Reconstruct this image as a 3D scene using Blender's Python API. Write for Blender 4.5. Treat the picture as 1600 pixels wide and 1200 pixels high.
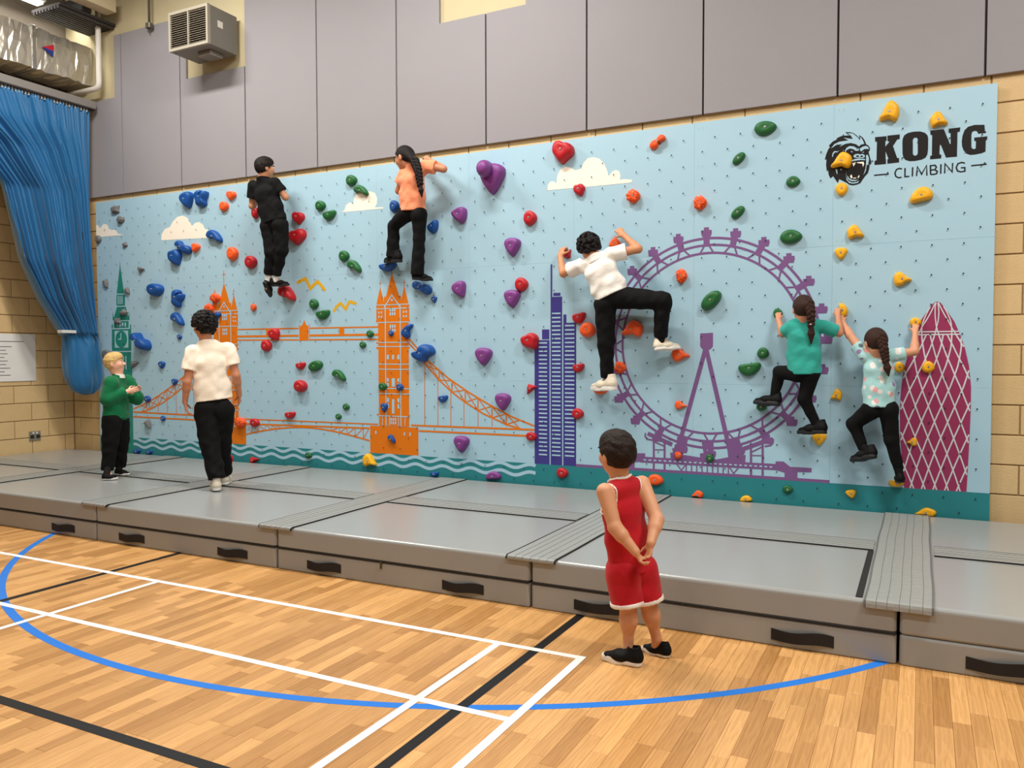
import bpy, math, random
import numpy as np
from mathutils import Vector, Matrix
from mathutils.geometry import tessellate_polygon

for o in list(bpy.data.objects): bpy.data.objects.remove(o)
SC = bpy.context.scene
COL = SC.collection
random.seed(7)

# ------------------------------------------------------------------ camera
F, YAW, PITCH, ROLL, CAMZ = 1259.1444, -0.4704, 0.0363, 0.0021, 1.4962
def _axes():
    cy, sy, cp, sp = math.cos(YAW), math.sin(YAW), math.cos(PITCH), math.sin(PITCH)
    fwd = Vector((sy*cp, cy*cp, -sp)); right = Vector((cy, -sy, 0)); down = fwd.cross(right)
    cr, sr = math.cos(ROLL), math.sin(ROLL)
    return cr*right + sr*down, -sr*right + cr*down, fwd
RIGHT, DOWN, FWD = _axes()
cam_d = bpy.data.cameras.new('camera'); cam = bpy.data.objects.new('camera', cam_d); COL.objects.link(cam)
cam_d.sensor_fit = 'HORIZONTAL'; cam_d.sensor_width = 36; cam_d.lens = F/1600*36
cam_d.clip_start = 0.05; cam_d.clip_end = 100
M = Matrix((RIGHT, -DOWN, -FWD)).transposed().to_4x4(); M.translation = Vector((0, 0, CAMZ))
cam.matrix_world = M
SC.camera = cam
def ray(px, py): return RIGHT*((px-800)/F) + DOWN*((py-600)/F) + FWD
def atY(px, py, Y):
    d = ray(px, py); return Vector((0, 0, CAMZ)) + d*(Y/d.y)
def atX(px, py, X):
    d = ray(px, py); return Vector((0, 0, CAMZ)) + d*(X/d.x)
BY = 6.70                      # face of the climbing board
def B(px, py):
    v = atY(px, py, BY); return (v.x, v.z)

# ------------------------------------------------------------------ world, exposure
w = bpy.data.worlds.new('hall_ambient'); SC.world = w; w.use_nodes = True
w.node_tree.nodes['Background'].inputs[0].default_value = (1.0, 0.97, 0.93, 1)
w.node_tree.nodes['Background'].inputs[1].default_value = 0.09
SC.view_settings.view_transform = 'Standard'
try: SC.view_settings.look = 'None'
except Exception: pass
SC.view_settings.exposure = -1.17
SC.view_settings.gamma = 1
SC.view_settings.use_curve_mapping = False

# ------------------------------------------------------------------ helpers
def lin(c):
    r = []
    for v in c[:3]:
        v = v/255
        r.append(v/12.92 if v <= .04045 else ((v+.055)/1.055)**2.4)
    return (*r, 1)
MATS = {}
def mat(name, rgb, rough=.5, metal=0, var=.06, vscale=6, bump=0, bscale=60, spec=.5, vec='Object', sheen=0, stretch=None, coat=0):
    """principled surface with a soft procedural colour variation and optional relief"""
    if name in MATS: return MATS[name]
    m = bpy.data.materials.new(name); m.use_nodes = True; nt = m.node_tree; N = nt.nodes; L = nt.links
    p = N['Principled BSDF']; p.inputs['Roughness'].default_value = rough; p.inputs['Metallic'].default_value = metal
    p.inputs['Specular IOR Level'].default_value = spec
    if sheen: p.inputs['Sheen Weight'].default_value = sheen
    if coat: p.inputs['Coat Weight'].default_value = coat; p.inputs['Coat Roughness'].default_value = .15
    c = lin(rgb)
    tc = N.new('ShaderNodeTexCoord'); src = tc.outputs[vec]
    if stretch:
        mp = N.new('ShaderNodeMapping'); mp.inputs['Scale'].default_value = stretch; L.new(src, mp.inputs['Vector']); src = mp.outputs[0]
    nz = N.new('ShaderNodeTexNoise'); nz.inputs['Scale'].default_value = vscale; nz.inputs['Detail'].default_value = 4
    L.new(src, nz.inputs['Vector'])
    mx = N.new('ShaderNodeMix'); mx.data_type = 'RGBA'
    mx.inputs[6].default_value = (*[x*(1-var) for x in c[:3]], 1); mx.inputs[7].default_value = (*[min(1, x*(1+var)) for x in c[:3]], 1)
    L.new(nz.outputs['Fac'], mx.inputs[0]); L.new(mx.outputs[2], p.inputs['Base Color'])
    if bump:
        nb = N.new('ShaderNodeTexNoise'); nb.inputs['Scale'].default_value = bscale; nb.inputs['Detail'].default_value = 3
        L.new(src, nb.inputs['Vector'])
        bp = N.new('ShaderNodeBump'); bp.inputs['Strength'].default_value = bump; bp.inputs['Distance'].default_value = .01
        L.new(nb.outputs['Fac'], bp.inputs['Height']); L.new(bp.outputs[0], p.inputs['Normal'])
    MATS[name] = m
    return m
def piece_mat(name, rgb, var, rough=.6, bump=.3, bscale=80, grain=None, spec=.5):
    """colour that differs from piece to piece (object and island random)"""
    m = mat(name, rgb, rough=rough, var=.05, vscale=14, bump=bump, bscale=bscale, stretch=grain, spec=spec)
    nt = m.node_tree; N = nt.nodes; L = nt.links
    p = N['Principled BSDF']; base = p.inputs['Base Color'].links[0].from_socket
    oi = N.new('ShaderNodeObjectInfo'); ge = N.new('ShaderNodeNewGeometry')
    ad = N.new('ShaderNodeMath'); ad.operation = 'ADD'; L.new(oi.outputs['Random'], ad.inputs[0]); L.new(ge.outputs['Random Per Island'], ad.inputs[1])
    fr = N.new('ShaderNodeMath'); fr.operation = 'FRACT'; L.new(ad.outputs[0], fr.inputs[0])
    rp = N.new('ShaderNodeValToRGB')
    rp.color_ramp.elements[0].color = (1-var, 1-var*1.25, 1-var*1.6, 1); rp.color_ramp.elements[1].color = (1+var*.6, 1+var*.65, 1+var*.75, 1)
    L.new(fr.outputs[0], rp.inputs[0])
    mu = N.new('ShaderNodeMix'); mu.data_type = 'RGBA'; mu.blend_type = 'MULTIPLY'; mu.inputs[0].default_value = 1
    L.new(base, mu.inputs[6]); L.new(rp.outputs[0], mu.inputs[7]); L.new(mu.outputs[2], p.inputs['Base Color'])
    return m

def tag(o, label=None, cat=None, group=None, kind=None):
    if label: o['label'] = label
    if cat: o['category'] = cat
    if group: o['group'] = group
    if kind: o['kind'] = kind
    return o
def link(o, loc, parent):
    COL.objects.link(o); o.location = loc
    if parent is not None:
        o.parent = parent; o.matrix_parent_inverse = Matrix.Translation(-Vector(WORLD[parent.name]))
    WORLD[o.name] = tuple(loc)
    return o
WORLD = {}
def empty(name, loc, label=None, cat=None, group=None):
    o = bpy.data.objects.new(name, None); o.empty_display_size = .1
    link(o, Vector(loc), None); return tag(o, label, cat, group)
def mesh(name, V, Fc, m, parent=None, origin=None, smooth=False, label=None, cat=None, group=None, kind=None):
    """V in world coordinates; one mesh object"""
    V = np.asarray(V, dtype=np.float64)
    if origin is None:
        origin = WORLD[parent.name] if parent is not None else tuple((V.min(0)+V.max(0))/2*np.array([1, 1, 0]) + np.array([0, 0, V[:, 2].min()]))
    me = bpy.data.meshes.new(name)
    me.from_pydata((V-np.array(origin)).tolist(), [], [tuple(int(i) for i in f) for f in Fc]); me.update()
    if m is not None: me.materials.append(m)
    if smooth: me.polygons.foreach_set('use_smooth', [True]*len(me.polygons))
    o = bpy.data.objects.new(name, me); link(o, Vector(origin), parent)
    return tag(o, label, cat, group, kind)
class MB:
    """collects shapes for ONE mesh"""
    def __init__(s): s.V = []; s.F = []
    def add(s, V, Fc):
        b = len(s.V); s.V += [tuple(v) for v in V]; s.F += [tuple(i+b for i in f) for f in Fc]; return s
    def box(s, x0, x1, y0, y1, z0, z1, bev=0):
        if bev <= 0:
            V = [(x, y, z) for z in (z0, z1) for y in (y0, y1) for x in (x0, x1)]
            return s.add(V, [(0, 2, 3, 1), (4, 5, 7, 6), (0, 1, 5, 4), (2, 6, 7, 3), (0, 4, 6, 2), (1, 3, 7, 5)])
        b = bev; rings = []
        for z, i in ((z0, b), (z0+b, 0), (z1-b, 0), (z1, b)):
            rings.append([(x0+i+ (b if i == 0 else 0), y0+i, z), (x1-i-(b if i == 0 else 0), y0+i, z), (x1-i, y0+i+(b if i == 0 else 0), z), (x1-i, y1-i-(b if i == 0 else 0), z),
                          (x1-i-(b if i == 0 else 0), y1-i, z), (x0+i+(b if i == 0 else 0), y1-i, z), (x0+i, y1-i-(b if i == 0 else 0), z), (x0+i, y0+i+(b if i == 0 else 0), z)])
        V = [v for r in rings for v in r]; Fc = [tuple(range(7, -1, -1)), tuple(range(24, 32))]
        for k in range(3):
            for i in range(8):
                j = (i+1) % 8; Fc.append((k*8+i, k*8+j, k*8+8+j, k*8+8+i))
        return s.add(V, Fc)
    def tube(s, pts, r, n=10, cap=True):
        pts = [Vector(p) for p in pts]; rs = r if isinstance(r, (list, tuple)) else [r]*len(pts); V = []; Fc = []
        up = Vector((0, 0, 1)); prev = None
        for i, p in enumerate(pts):
            d = (pts[min(i+1, len(pts)-1)]-pts[max(i-1, 0)]).normalized()
            a = d.orthogonal().normalized() if prev is None else (prev-d*prev.dot(d)).normalized()
            prev = a; b = d.cross(a)
            for k in range(n):
                t = 2*math.pi*k/n; V.append(p+(a*math.cos(t)+b*math.sin(t))*rs[i])
        for i in range(len(pts)-1):
            for k in range(n):
                k2 = (k+1) % n; Fc.append((i*n+k, i*n+k2, (i+1)*n+k2, (i+1)*n+k))
        if cap: Fc += [tuple(range(n-1, -1, -1)), tuple(range((len(pts)-1)*n, len(pts)*n))]
        return s.add(V, Fc)
    def build(s, name, m, parent=None, **k): return mesh(name, s.V, s.F, m, parent, **k)

# ------------------------------------------------------------------ lights: battens under the hall roof, plus unseen fill rows
batten_spots = [
    # x, y, z, length, watts, label
    (-6.9, 4.6, 6.1, 1.5, 420, 'bright linear ceiling light above the green clock tower end of the wall'),
    (-3.5, 4.6, 6.1, 1.5, 420, 'bright linear ceiling light above the middle of the climbing wall'),
    (1.6, 3.4, 6.1, 1.5, 520, 'bright linear ceiling light above the yellow holds'),
    (-5.2, 1.4, 6.1, 1.5, 230, 'added linear fill light over the left of the wooden court'),  # unseen row over the court, added for fill
    (-1.0, 1.4, 6.1, 1.5, 260, 'added linear fill light over the middle of the wooden court'),
    (3.0, 1.4, 6.1, 1.5, 230, 'added linear fill light over the right of the wooden court'),
    (-3.0, -2.2, 6.1, 1.5, 120, 'added linear fill light far behind the court markings on the left'),  # unseen rear row behind the camera, added for fill
    (1.5, -2.2, 6.1, 1.5, 120, 'added linear fill light far behind the court markings on the right'),
    (-9.5, 5.48, 5.70, 1.5, 45, 'lit linear ceiling light in the top left corner by the duct', 'Y'),
]
def batten(x, y, z, length, power, label, along='X', vis_mat=None):
    e = empty('ceiling_batten', (x, y, z), label, 'ceiling light', 'linear lights under the hall roof')
    hx, hy = (length/2, .09) if along == 'X' else (.09, length/2)
    MB().box(x-hx, x+hx, y-hy, y+hy, z+.03, z+.11, .012).build('housing', mat('batten_white', (225, 225, 222), .4), e)
    m = MATS.get('batten_glow')
    if m is None:
        m = bpy.data.materials.new('batten_glow'); m.use_nodes = True; q = m.node_tree.nodes['Principled BSDF']
        q.inputs['Emission Color'].default_value = (1, .95, .87, 1); q.inputs['Emission Strength'].default_value = 9; MATS['batten_glow'] = m
    MB().box(x-hx+.03, x+hx-.03, y-hy+.02, y+hy-.02, z, z+.035, .008).build('diffuser', m, e)
    ld = bpy.data.lights.new('batten_light', 'AREA'); ld.shape = 'RECTANGLE'; ld.size = 2*hx; ld.size_y = 2*hy*1.6; ld.energy = power; ld.color = (1, .955, .89)
    lo = bpy.data.objects.new('batten_light', ld); link(lo, Vector((x, y, z-.02)), e)
for a in batten_spots: batten(*a)
# ================================================================== the hall
def atZ(px, py, Z):
    d = ray(px, py); return Vector((0, 0, CAMZ)) + d*((Z-CAMZ)/d.z)
XL, YB = -9.82, 6.745
# ---- floor of oak strips
floor = MB().box(-10.2, 4.2, -3.2, 6.95, -.06, -.012).build('floor', mat('floor_glue', (150, 104, 56), .7), kind='structure')
oak = piece_mat('oak_strip', (204, 156, 98), .30, rough=.33, bump=.06, bscale=9, grain=(26, 1.6, 1))
nt = oak.node_tree; N = nt.nodes; L = nt.links; p_ = N['Principled BSDF']
tc = N.new('ShaderNodeTexCoord'); mp = N.new('ShaderNodeMapping'); mp.inputs['Scale'].default_value = (55, 2.6, 1); oi = N.new('ShaderNodeObjectInfo')
L.new(tc.outputs['Object'], mp.inputs['Vector']); L.new(oi.outputs['Location'], mp.inputs['Location'])
wv = N.new('ShaderNodeTexNoise'); wv.inputs['Scale'].default_value = 1.6; wv.inputs['Detail'].default_value = 5; wv.inputs['Distortion'].default_value = 1.1
L.new(mp.outputs[0], wv.inputs['Vector'])
rp = N.new('ShaderNodeValToRGB'); rp.color_ramp.elements[0].position = .32; rp.color_ramp.elements[0].color = (.76, .69, .58, 1)
rp.color_ramp.elements[1].position = .62; rp.color_ramp.elements[1].color = (1.05, 1.05, 1.05, 1); L.new(wv.outputs['Fac'], rp.inputs[0])
mu = N.new('ShaderNodeMix'); mu.data_type = 'RGBA'; mu.blend_type = 'MULTIPLY'; mu.inputs[0].default_value = .8
L.new(p_.inputs['Base Color'].links[0].from_socket, mu.inputs[6]); L.new(rp.outputs[0], mu.inputs[7]); L.new(mu.outputs[2], p_.inputs['Base Color'])
PW = .068; planks = []
rr = random.Random(3)
x = -10.0; k = 0
while x < 3.4:
    y = -1.4 - rr.random()*.45
    while y < 4.55:
        ln = rr.choice((.32, .38, .44, .5, .56)); planks.append((x, y, ln)); y += ln
    x += PW; k += 1
def plank_shape(ln, x0=0., y0=0., z0=0.):
    g = .0004; b = .0008
    V = []
    for z, i in ((-.012, 0), (-b, 0), (0, b)):
        V += [(x0+g+i, y0+g+i, z0+z), (x0+PW-g-i, y0+g+i, z0+z), (x0+PW-g-i, y0+ln-g-i, z0+z), (x0+g+i, y0+ln-g-i, z0+z)]
    Fc = [(8, 9, 10, 11)]
    for r in (0, 4):
        for i in range(4): j = (i+1) % 4; Fc.append((r+i, r+j, r+4+j, r+4+i))
    return V, Fc
def scr(x, y, z=0):
    v = Vector((x, y, z-CAMZ)); d = v.dot(FWD)
    if d < .2: return None
    return 800+F*v.dot(RIGHT)/d, 600+F*v.dot(DOWN)/d, d
def plank_rank(q):
    s = scr(q[0]+PW/2, q[1]+q[2]/2)
    if s is None or not (-20 < s[0] < 1620 and -20 < s[1] < 1220) or q[1] > 4.3: return 99
    return s[2]
planks.sort(key=plank_rank)
pm = {}
for q in planks[:300]:
    if q[2] not in pm:
        me = bpy.data.meshes.new('plank'); V, Fc = plank_shape(q[2]); me.from_pydata(V, [], Fc); me.materials.append(oak); pm[q[2]] = me
    o = bpy.data.objects.new('plank', pm[q[2]]); link(o, Vector((q[0], q[1], 0)), floor)
mb = MB()
for q in planks[300:]: mb.add(*plank_shape(q[2], q[0], q[1]))
mb.build('oak_strips', oak, floor, kind='stuff')
# ---- painted court lines
def paint(name, rgb):
    return mat(name, rgb, .45, var=.03, vscale=9, spec=.25)
def strip_xy(pts, wd, z, name, m, label):
    V = []; Fc = []
    P = [Vector((a, b)) for a, b in pts]
    for i, p in enumerate(P):
        d = (P[min(i+1, len(P)-1)]-P[max(i-1, 0)]).normalized(); n = Vector((-d.y, d.x))*wd/2
        V += [(p.x+n.x, p.y+n.y, z), (p.x-n.x, p.y-n.y, z), (p.x+n.x, p.y+n.y, z-.0004), (p.x-n.x, p.y-n.y, z-.0004)]
    for i in range(len(P)-1):
        a = 4*i; b = a+4; Fc += [(a+1, b+1, b, a), (a, b, b+2, a+2), (a+3, b+3, b+1, a+1)]
    mesh(name, V, Fc, m, floor, label=label)
WL, BLK, BLU = paint('line_white', (246, 243, 236)), paint('line_black', (20, 19, 20)), paint('line_blue', (36, 116, 206))
arc = [(-3.3201+3.8065*math.cos(t), 6.3607+3.8065*math.sin(t)) for t in np.linspace(math.radians(212), math.radians(328), 90)]
strip_xy(arc, .05, .0006, 'court_line', BLU, 'blue curved court line')
for pts, wd, z, m, lab in [
    ([(-1.724, -1.2), (-1.724, 4.5)], .052, .0010, BLK, 'black court line running to the mats'),
    ([(-4.989, -1.2), (-4.989, 4.5)], .052, .0010, BLK, 'black court line at the far left'),
    ([(-9.5, 2.07), (-1.75, 2.07)], .052, .0010, BLK, 'black court line along the near left'),
    ([(-9.5, 3.652), (-1.457, 3.652)], .04, .0014, WL, 'white back line parallel to the mats'),
    ([(-9.5, 2.892), (-1.457, 2.892)], .04, .0014, WL, 'white inner line parallel to the mats'),
    ([(-1.477, -1.2), (-1.477, 3.672)], .04, .0018, WL, 'white side line with the corner'),
    ([(-1.937, -1.2), (-1.937, 3.652)], .04, .0018, WL, 'white inner side line'),
    ([(-4.487, -1.2), (-4.487, 3.652)], .04, .0018, WL, 'white centre line')]:
    strip_xy(pts, wd, z, 'court_line', m, lab)

# ---- block walls
mortar = mat('mortar', (150, 122, 84), .95, var=.05, bump=.3, bscale=200)
block_m = piece_mat('sand_block', (212, 182, 132), .06, rough=.62, bump=.35, bscale=110, spec=.45)
BC, BL_, BZ0 = .2152, .4305, .052
bmesh_cache = {}
def block_obj(parent, axis, a0, a1, z0, z1, face, depth=.03):
    """one block; axis 'x' lies in the back wall (faces -Y), axis 'y' in the left wall (faces +X)"""
    g = .005; a0 += g; a1 -= g; z0 += g; z1 -= g
    ln, ht = round(a1-a0, 3), round(z1-z0, 3)
    if ln < .02 or ht < .02: return
    key = (axis, ln, ht)
    if key not in bmesh_cache:
        mb = MB()
        if axis == 'x': mb.box(0, ln, 0, depth, 0, ht, .003)
        else: mb.box(-depth, 0, 0, ln, 0, ht, .003)
        me = bpy.data.meshes.new('block'); me.from_pydata(mb.V, [], mb.F); me.materials.append(block_m); bmesh_cache[key] = me
    o = bpy.data.objects.new('block', bmesh_cache[key])
    link(o, Vector((a0, face, z0)) if axis == 'x' else Vector((face, a0, z0)), parent)
wall_back = MB().box(XL-.3, 4.2, YB+.008, YB+.3, -.05, 6.65).build('wall_back', mortar, kind='structure')
def fill(parent, axis, lo, hi, k0, k1, off, face, zmax=9):
    for k in range(k0, k1):
        z0 = BZ0+BC*k; z1 = min(z0+BC, zmax)
        o = off + (BL_/2 if k % 2 else 0); a = o + math.floor((lo-o)/BL_)*BL_
        while a < hi-.001:
            block_obj(parent, axis, max(a, lo), min(a+BL_, hi), z0, z1, face); a += BL_
fill(wall_back, 'x', .30, 2.6, 0, 15, .63, YB)
fill(wall_back, 'x', XL, -9.12, 0, 15, .63, YB)
fill(wall_back, 'x', XL, 2.6, 15, 16, .63, YB, 3.492)
wall_left = MB().box(XL-.3, XL-.008, 2.2, YB+.3, -.05, 6.65).build('wall_left', mortar, kind='structure')
fill(wall_left, 'y', 4.0, YB, 0, 21, 5.972, XL)
# ---- upper wall: cream plaster and grey acoustic panels
cream = mat('cream_plaster', (194, 182, 146), .8, var=.04, bump=.1)
MB().box(XL, 4.2, YB-.004, YB+.006, 3.50, 6.64).build('trim_1', cream, kind='structure', label='cream painted upper wall behind the grey panels')
MB().box(XL-.006, XL+.004, 2.2, YB-.005, 4.56, 6.64).build('trim_2', mat('upper_left_shaded', (112, 104, 92), .8), kind='structure', label='upper strip of the left wall, coloured darker as if shaded')  # cream wall with its shade put into a darker colour
grey = mat('acoustic_grey', (146, 143, 147), .85, var=.025, vscale=3, bump=.12, bscale=300)
seams = [XL+.01, -8.745, -7.732, -6.719, -5.705, -4.693, -3.681, -2.669, -1.641, -.607, .372, 1.39, 2.41, 3.4]
PB, PT, g = 3.478, 5.405, .008
acoustic = empty('acoustic_panelling', (-3.2, YB-.03, PB), 'tall grey acoustic panels lining the upper wall above the climbing wall', 'wall panel')
def panel_poly(pts):
    y0, y1 = YB-.034, YB-.006; n = len(pts)
    V = [(a, y0, b) for a, b in pts]+[(a, y1, b) for a, b in pts]
    tri = tessellate_polygon([[Vector((a, b, 0)) for a, b in pts]])
    Fc = [tuple(t) for t in tri]+[tuple(n+i for i in t) for t in tri]+[(i, (i+1) % n, n+(i+1) % n, n+i) for i in range(n)]
    mesh('grey_panel', V, Fc, grey, acoustic)
for a, b in zip(seams[:-1], seams[1:]):
    a += g; b -= g
    if a < -9: panel_poly([(a, PB), (b, PB), (b, PT), (-8.87, PT), (-8.87, 4.66), (a, 4.66)])
    elif -7.8 < a < -7.6: panel_poly([(a, PB), (b, PB), (b, 4.69), (-7.63, 4.69), (-7.63, PT), (a, PT)])
    elif -4.8 < a < -4.6: panel_poly([(a, PB), (b, PB), (b, 4.685), (-4.19, 4.685), (-4.19, PT), (a, PT)])
    elif -3.8 < a < -3.6: panel_poly([(a, PB), (b, PB), (b, PT), (-3.264, PT), (-3.264, 4.685), (a, 4.685)])
    else: panel_poly([(a, PB), (b, PB), (b, PT), (a, PT)])
dk = mat('panel_gap_dark', (46, 42, 44), .9)
for a in seams[1:-1]:
    MB().box(a-g, a+g, YB-.016, YB-.006, PB, PT if not -4 < a < -3.6 else 4.685).build('shadow_gap', dk, acoustic)
# ---- roof
roof_m = mat('roof_grey', (96, 92, 88), .8)
MB().box(XL-.3, 4.2, -4, YB+.3, 6.62, 6.7).build('ceiling', roof_m, kind='structure')
dsteel = mat('dark_steel', (52, 49, 48), .6, var=.1)
deck = empty('added_deck', (-9.3, 6.5, 5.47), 'added dark ribbed decking filling the dark top left corner', 'decking')  # invented decking, added to fill the dark region above the duct
for i in range(9):
    xx = -9.36+i*.055; MB().box(xx, xx+.035, 6.02, YB-.01, 5.49, 5.52).build('rib', dsteel, deck)
MB().box(-9.38, -8.86, 6.02, YB-.01, 5.52, 5.55).build('sheet', dsteel, deck)
MB().box(-8.84, -8.66, 3.2, 6.6, 5.60, 5.78, .006).build('roof_beam', mat('cream_steel', (205, 190, 155), .55), label='cream boxed roof beam beside the added dark decking', cat='beam')
MB().box(-9.38, -8.86, 6.3, 6.42, 5.56, 5.72, .005).build('steel_joist', dsteel, label='dark steel joist crossing above the foil duct', cat='beam')
# ---- foil duct, curtain track, pipes
foil = mat('foil_wrap', (205, 200, 188), .36, metal=.75, var=.18, vscale=5, bump=1.0, bscale=9)
duct = empty('air_duct', (-9.52, 5.2, 4.85), 'silver foil wrapped air duct above the blue curtain', 'duct')
Vd = []; rngd = np.random.default_rng(5); ys = np.linspace(3.2, 6.735, 90); prof = [(-9.30, 4.86), (-9.295, 4.98), (-9.29, 5.1), (-9.295, 5.22), (-9.31, 5.335), (-9.5, 5.345), (-9.74, 5.335), (-9.745, 5.1), (-9.74, 4.86), (-9.5, 4.85)]
for y in ys:
    for (a, b) in prof: Vd.append((a+rngd.normal()*.006, y+rngd.normal()*.012, b+rngd.normal()*.006))
n = len(prof); Fd = [(i*n+j, i*n+(j+1) % n, (i+1)*n+(j+1) % n, (i+1)*n+j) for i in range(len(ys)-1) for j in range(n)]
mesh('foil_jacket', Vd, Fd, foil, duct)
for y in (5.25, 5.98):
    MB().box(-9.757, -9.282, y-.03, y+.03, 4.838, 5.357, .01).build('foil_tape', mat('foil_tape', (190, 190, 186), .25, metal=.9, bump=.5, bscale=20), duct)
def tri_x(name, pts, X, m, parent):
    V = [tuple(atX(a, b, X)) for a, b in pts]; V += [(v[0]-.004, v[1], v[2]) for v in V]; n = len(pts)
    mesh(name, V, [tuple(range(n)), tuple(range(2*n-1, n-1, -1))]+[(i, (i+1) % n, n+(i+1) % n, n+i) for i in range(n)], m, parent)
tri_x('red_arrow', [(66, 73), (84.5, 70), (84, 80)], -9.27, mat('sticker_red', (190, 30, 48), .5), duct)
tri_x('blue_arrow', [(66, 73), (84, 80), (83, 89)], -9.27, mat('sticker_blue', (24, 56, 140), .5), duct)
track = empty('curtain_track', (-9.2, 5.4, 4.53), 'grey metal track carrying the blue curtain', 'curtain track')
MB().box(-9.26, -9.14, 3.0, 6.66, 4.535, 4.63, .008).build('channel', mat('track_grey', (140, 136, 132), .45, metal=.3), track)
MB().box(-9.24, -9.16, 3.0, 6.66, 4.525, 4.536).build('slot', dsteel, track)
white = mat('white_paint', (226, 222, 212), .45)
MB().tube([(-9.0, 6.6, 6.6), (-9.0, 6.6, 4.83), (-9.01, 6.6, 4.79), (-9.05, 6.6, 4.765), (-9.1, 6.6, 4.76), (-9.72, 6.6, 4.76)], .032, 12).build('white_pipe', white, smooth=True, label='white pipe dropping down the corner and bending to the left', cat='pipe')
cdt = empty('hanging_conduit', (-8.15, 6.66, 5.27), 'thin grey conduit with an end fitting hanging on the upper wall', 'conduit')
gm = mat('galvanised', (110, 106, 98), .4, metal=.6)
MB().tube([(-8.17, 6.66, 6.6), (-8.17, 6.66, 5.40)], .014, 10).build('rod', gm, cdt, smooth=True)
MB().box(-8.205, -8.135, 6.63, 6.69, 5.345, 5.41, .006).build('fitting', gm, cdt)
MB().tube([(-8.19, 6.66, 5.35), (-8.19, 6.66, 5.31)], .009, 8).build('gland', gm, cdt)
# ---- fan heater
hx0, hx1, hy0, hy1, hz0, hz1 = -7.40, -6.81, 6.28, 6.70, 4.815, 5.235
ht = empty('fan_heater', ((hx0+hx1)/2, hy1, hz0), 'grey box fan heater with a louvred front on the upper wall', 'heater')
hm = mat('heater_grey', (126, 122, 114), .5, metal=.15)
mb = MB(); mb.box(hx0, hx1, hy0+.035, hy1, hz0, hz1, .006).build('case', hm, ht)
mb = MB()
for a in ((hx0, hx1, hz0, hz0+.03), (hx0, hx1, hz1-.03, hz1), (hx0, hx0+.025, hz0+.03, hz1-.03), (hx1-.025, hx1, hz0+.03, hz1-.03)): mb.box(a[0], a[1], hy0, hy0+.036, a[2], a[3])
mb.build('front_frame', mat('heater_light', (156, 149, 134), .5), ht)
MB().box(hx0+.02, hx1-.02, hy0+.03, hy0+.037, hz0+.02, hz1-.02).build('louvre_back', mat('louvre_dark', (70, 56, 44), .8), ht)
MB().box(-7.112, -7.098, hy0+.001, hy0+.03, hz0+.03, hz1-.03).build('mullion', MATS['heater_light'], ht)
for i in range(15):
    z = hz0+.04+i*.0235
    mb = MB(); mb.add([(hx0+.025, hy0+.004, z), (hx1-.025, hy0+.004, z), (hx1-.025, hy0+.03, z+.013), (hx0+.025, hy0+.03, z+.013), (hx0+.025, hy0+.004, z+.003), (hx1-.025, hy0+.004, z+.003), (hx1-.025, hy0+.03, z+.016), (hx0+.025, hy0+.03, z+.016)],
        [(0, 1, 2, 3), (7, 6, 5, 4), (0, 4, 5, 1), (3, 2, 6, 7), (0, 3, 7, 4), (1, 5, 6, 2)]); mb.build('slat', MATS['heater_light'], ht)
MB().box(hx1, hx1+.003, 6.42, 6.49, 5.03, 5.10).build('rating_plate', white, ht)
MB().box(-7.12, -6.92, 6.42, 6.60, hz0-.05, hz0, .008).build('junction_box', mat('box_metal', (168, 164, 156), .3, metal=.6), ht)
# ---- notice and socket on the left wall
nt_ = empty('notice_sheet', (XL+.012, 5.75, 1.185), 'white printed notice with rows of text on the left block wall', 'notice')
MB().box(XL+.004, XL+.010, 5.25, 6.245, 1.187, 1.762).build('sheet', mat('paper', (226, 224, 220), .6), nt_)
ink = mat('ink', (92, 92, 96), .7)
for i, (a, b) in enumerate([(5.3, 6.1), (5.3, 5.95), (5.3, 5.88), (5.3, 5.90), (5.3, 5.86), (5.3, 5.9), (5.3, 5.88), (5.3, 5.93), (5.3, 5.86), (5.3, 5.93)]):
    z = 1.665-.043*i-(.02 if i else 0); MB().box(XL+.009, XL+.0112, a, b, z, z+.008).build('text_line', ink, nt_)
so = empty('wall_socket', (XL+.015, 6.21, .44), 'brushed metal double wall socket low on the left wall', 'socket')
MB().box(XL+.002, XL+.014, 6.14, 6.285, .445, .56, .003).build('plate', mat('socket_metal', (176, 166, 150), .3, metal=.6), so)
for y in (6.175, 6.25):
    MB().box(XL+.013, XL+.018, y-.025, y+.025, .47, .515, .002).build('outlet', mat('socket_dark', (40, 36, 34), .5), so)
for y in (6.19, 6.235):
    MB().box(XL+.013, XL+.02, y-.01, y+.01, .527, .55, .002).build('switch', white, so)

# ================================================================== crash mats
vinyl = mat('mat_vinyl', (150, 152, 150), .25, var=.03, vscale=2, bump=.10, bscale=4, spec=.5)
vinyl2 = mat('flap_vinyl', (148, 150, 146), .36, var=.05, vscale=8, bump=.55, bscale=16, spec=.5, stretch=(1, 3, 1))
blackweb = mat('black_webbing', (24, 21, 20), .8, var=.1, vscale=40)
MX = [-9.80, -7.87, -5.945, -4.018, -2.043, -.083, 1.90]; MH = .298
names = ['under the blue curtain', 'left of the boy in green', 'where the teenager in cream walks', 'in front of the orange bridge tower', 'behind the boy in red', 'at the right edge of the frame']
hand = {1: [(-6.51, -6.21)], 2: [(-5.667, -5.37), (-4.588, -4.291)], 3: [(-3.741, -3.448), (-2.653, -2.356)], 4: [(-1.763, -1.40), (-.67, -.369)], 5: [(.202, .55), (1.3, 1.6)], 0: [(-9.3, -9.0), (-8.4, -8.1)]}
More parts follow.
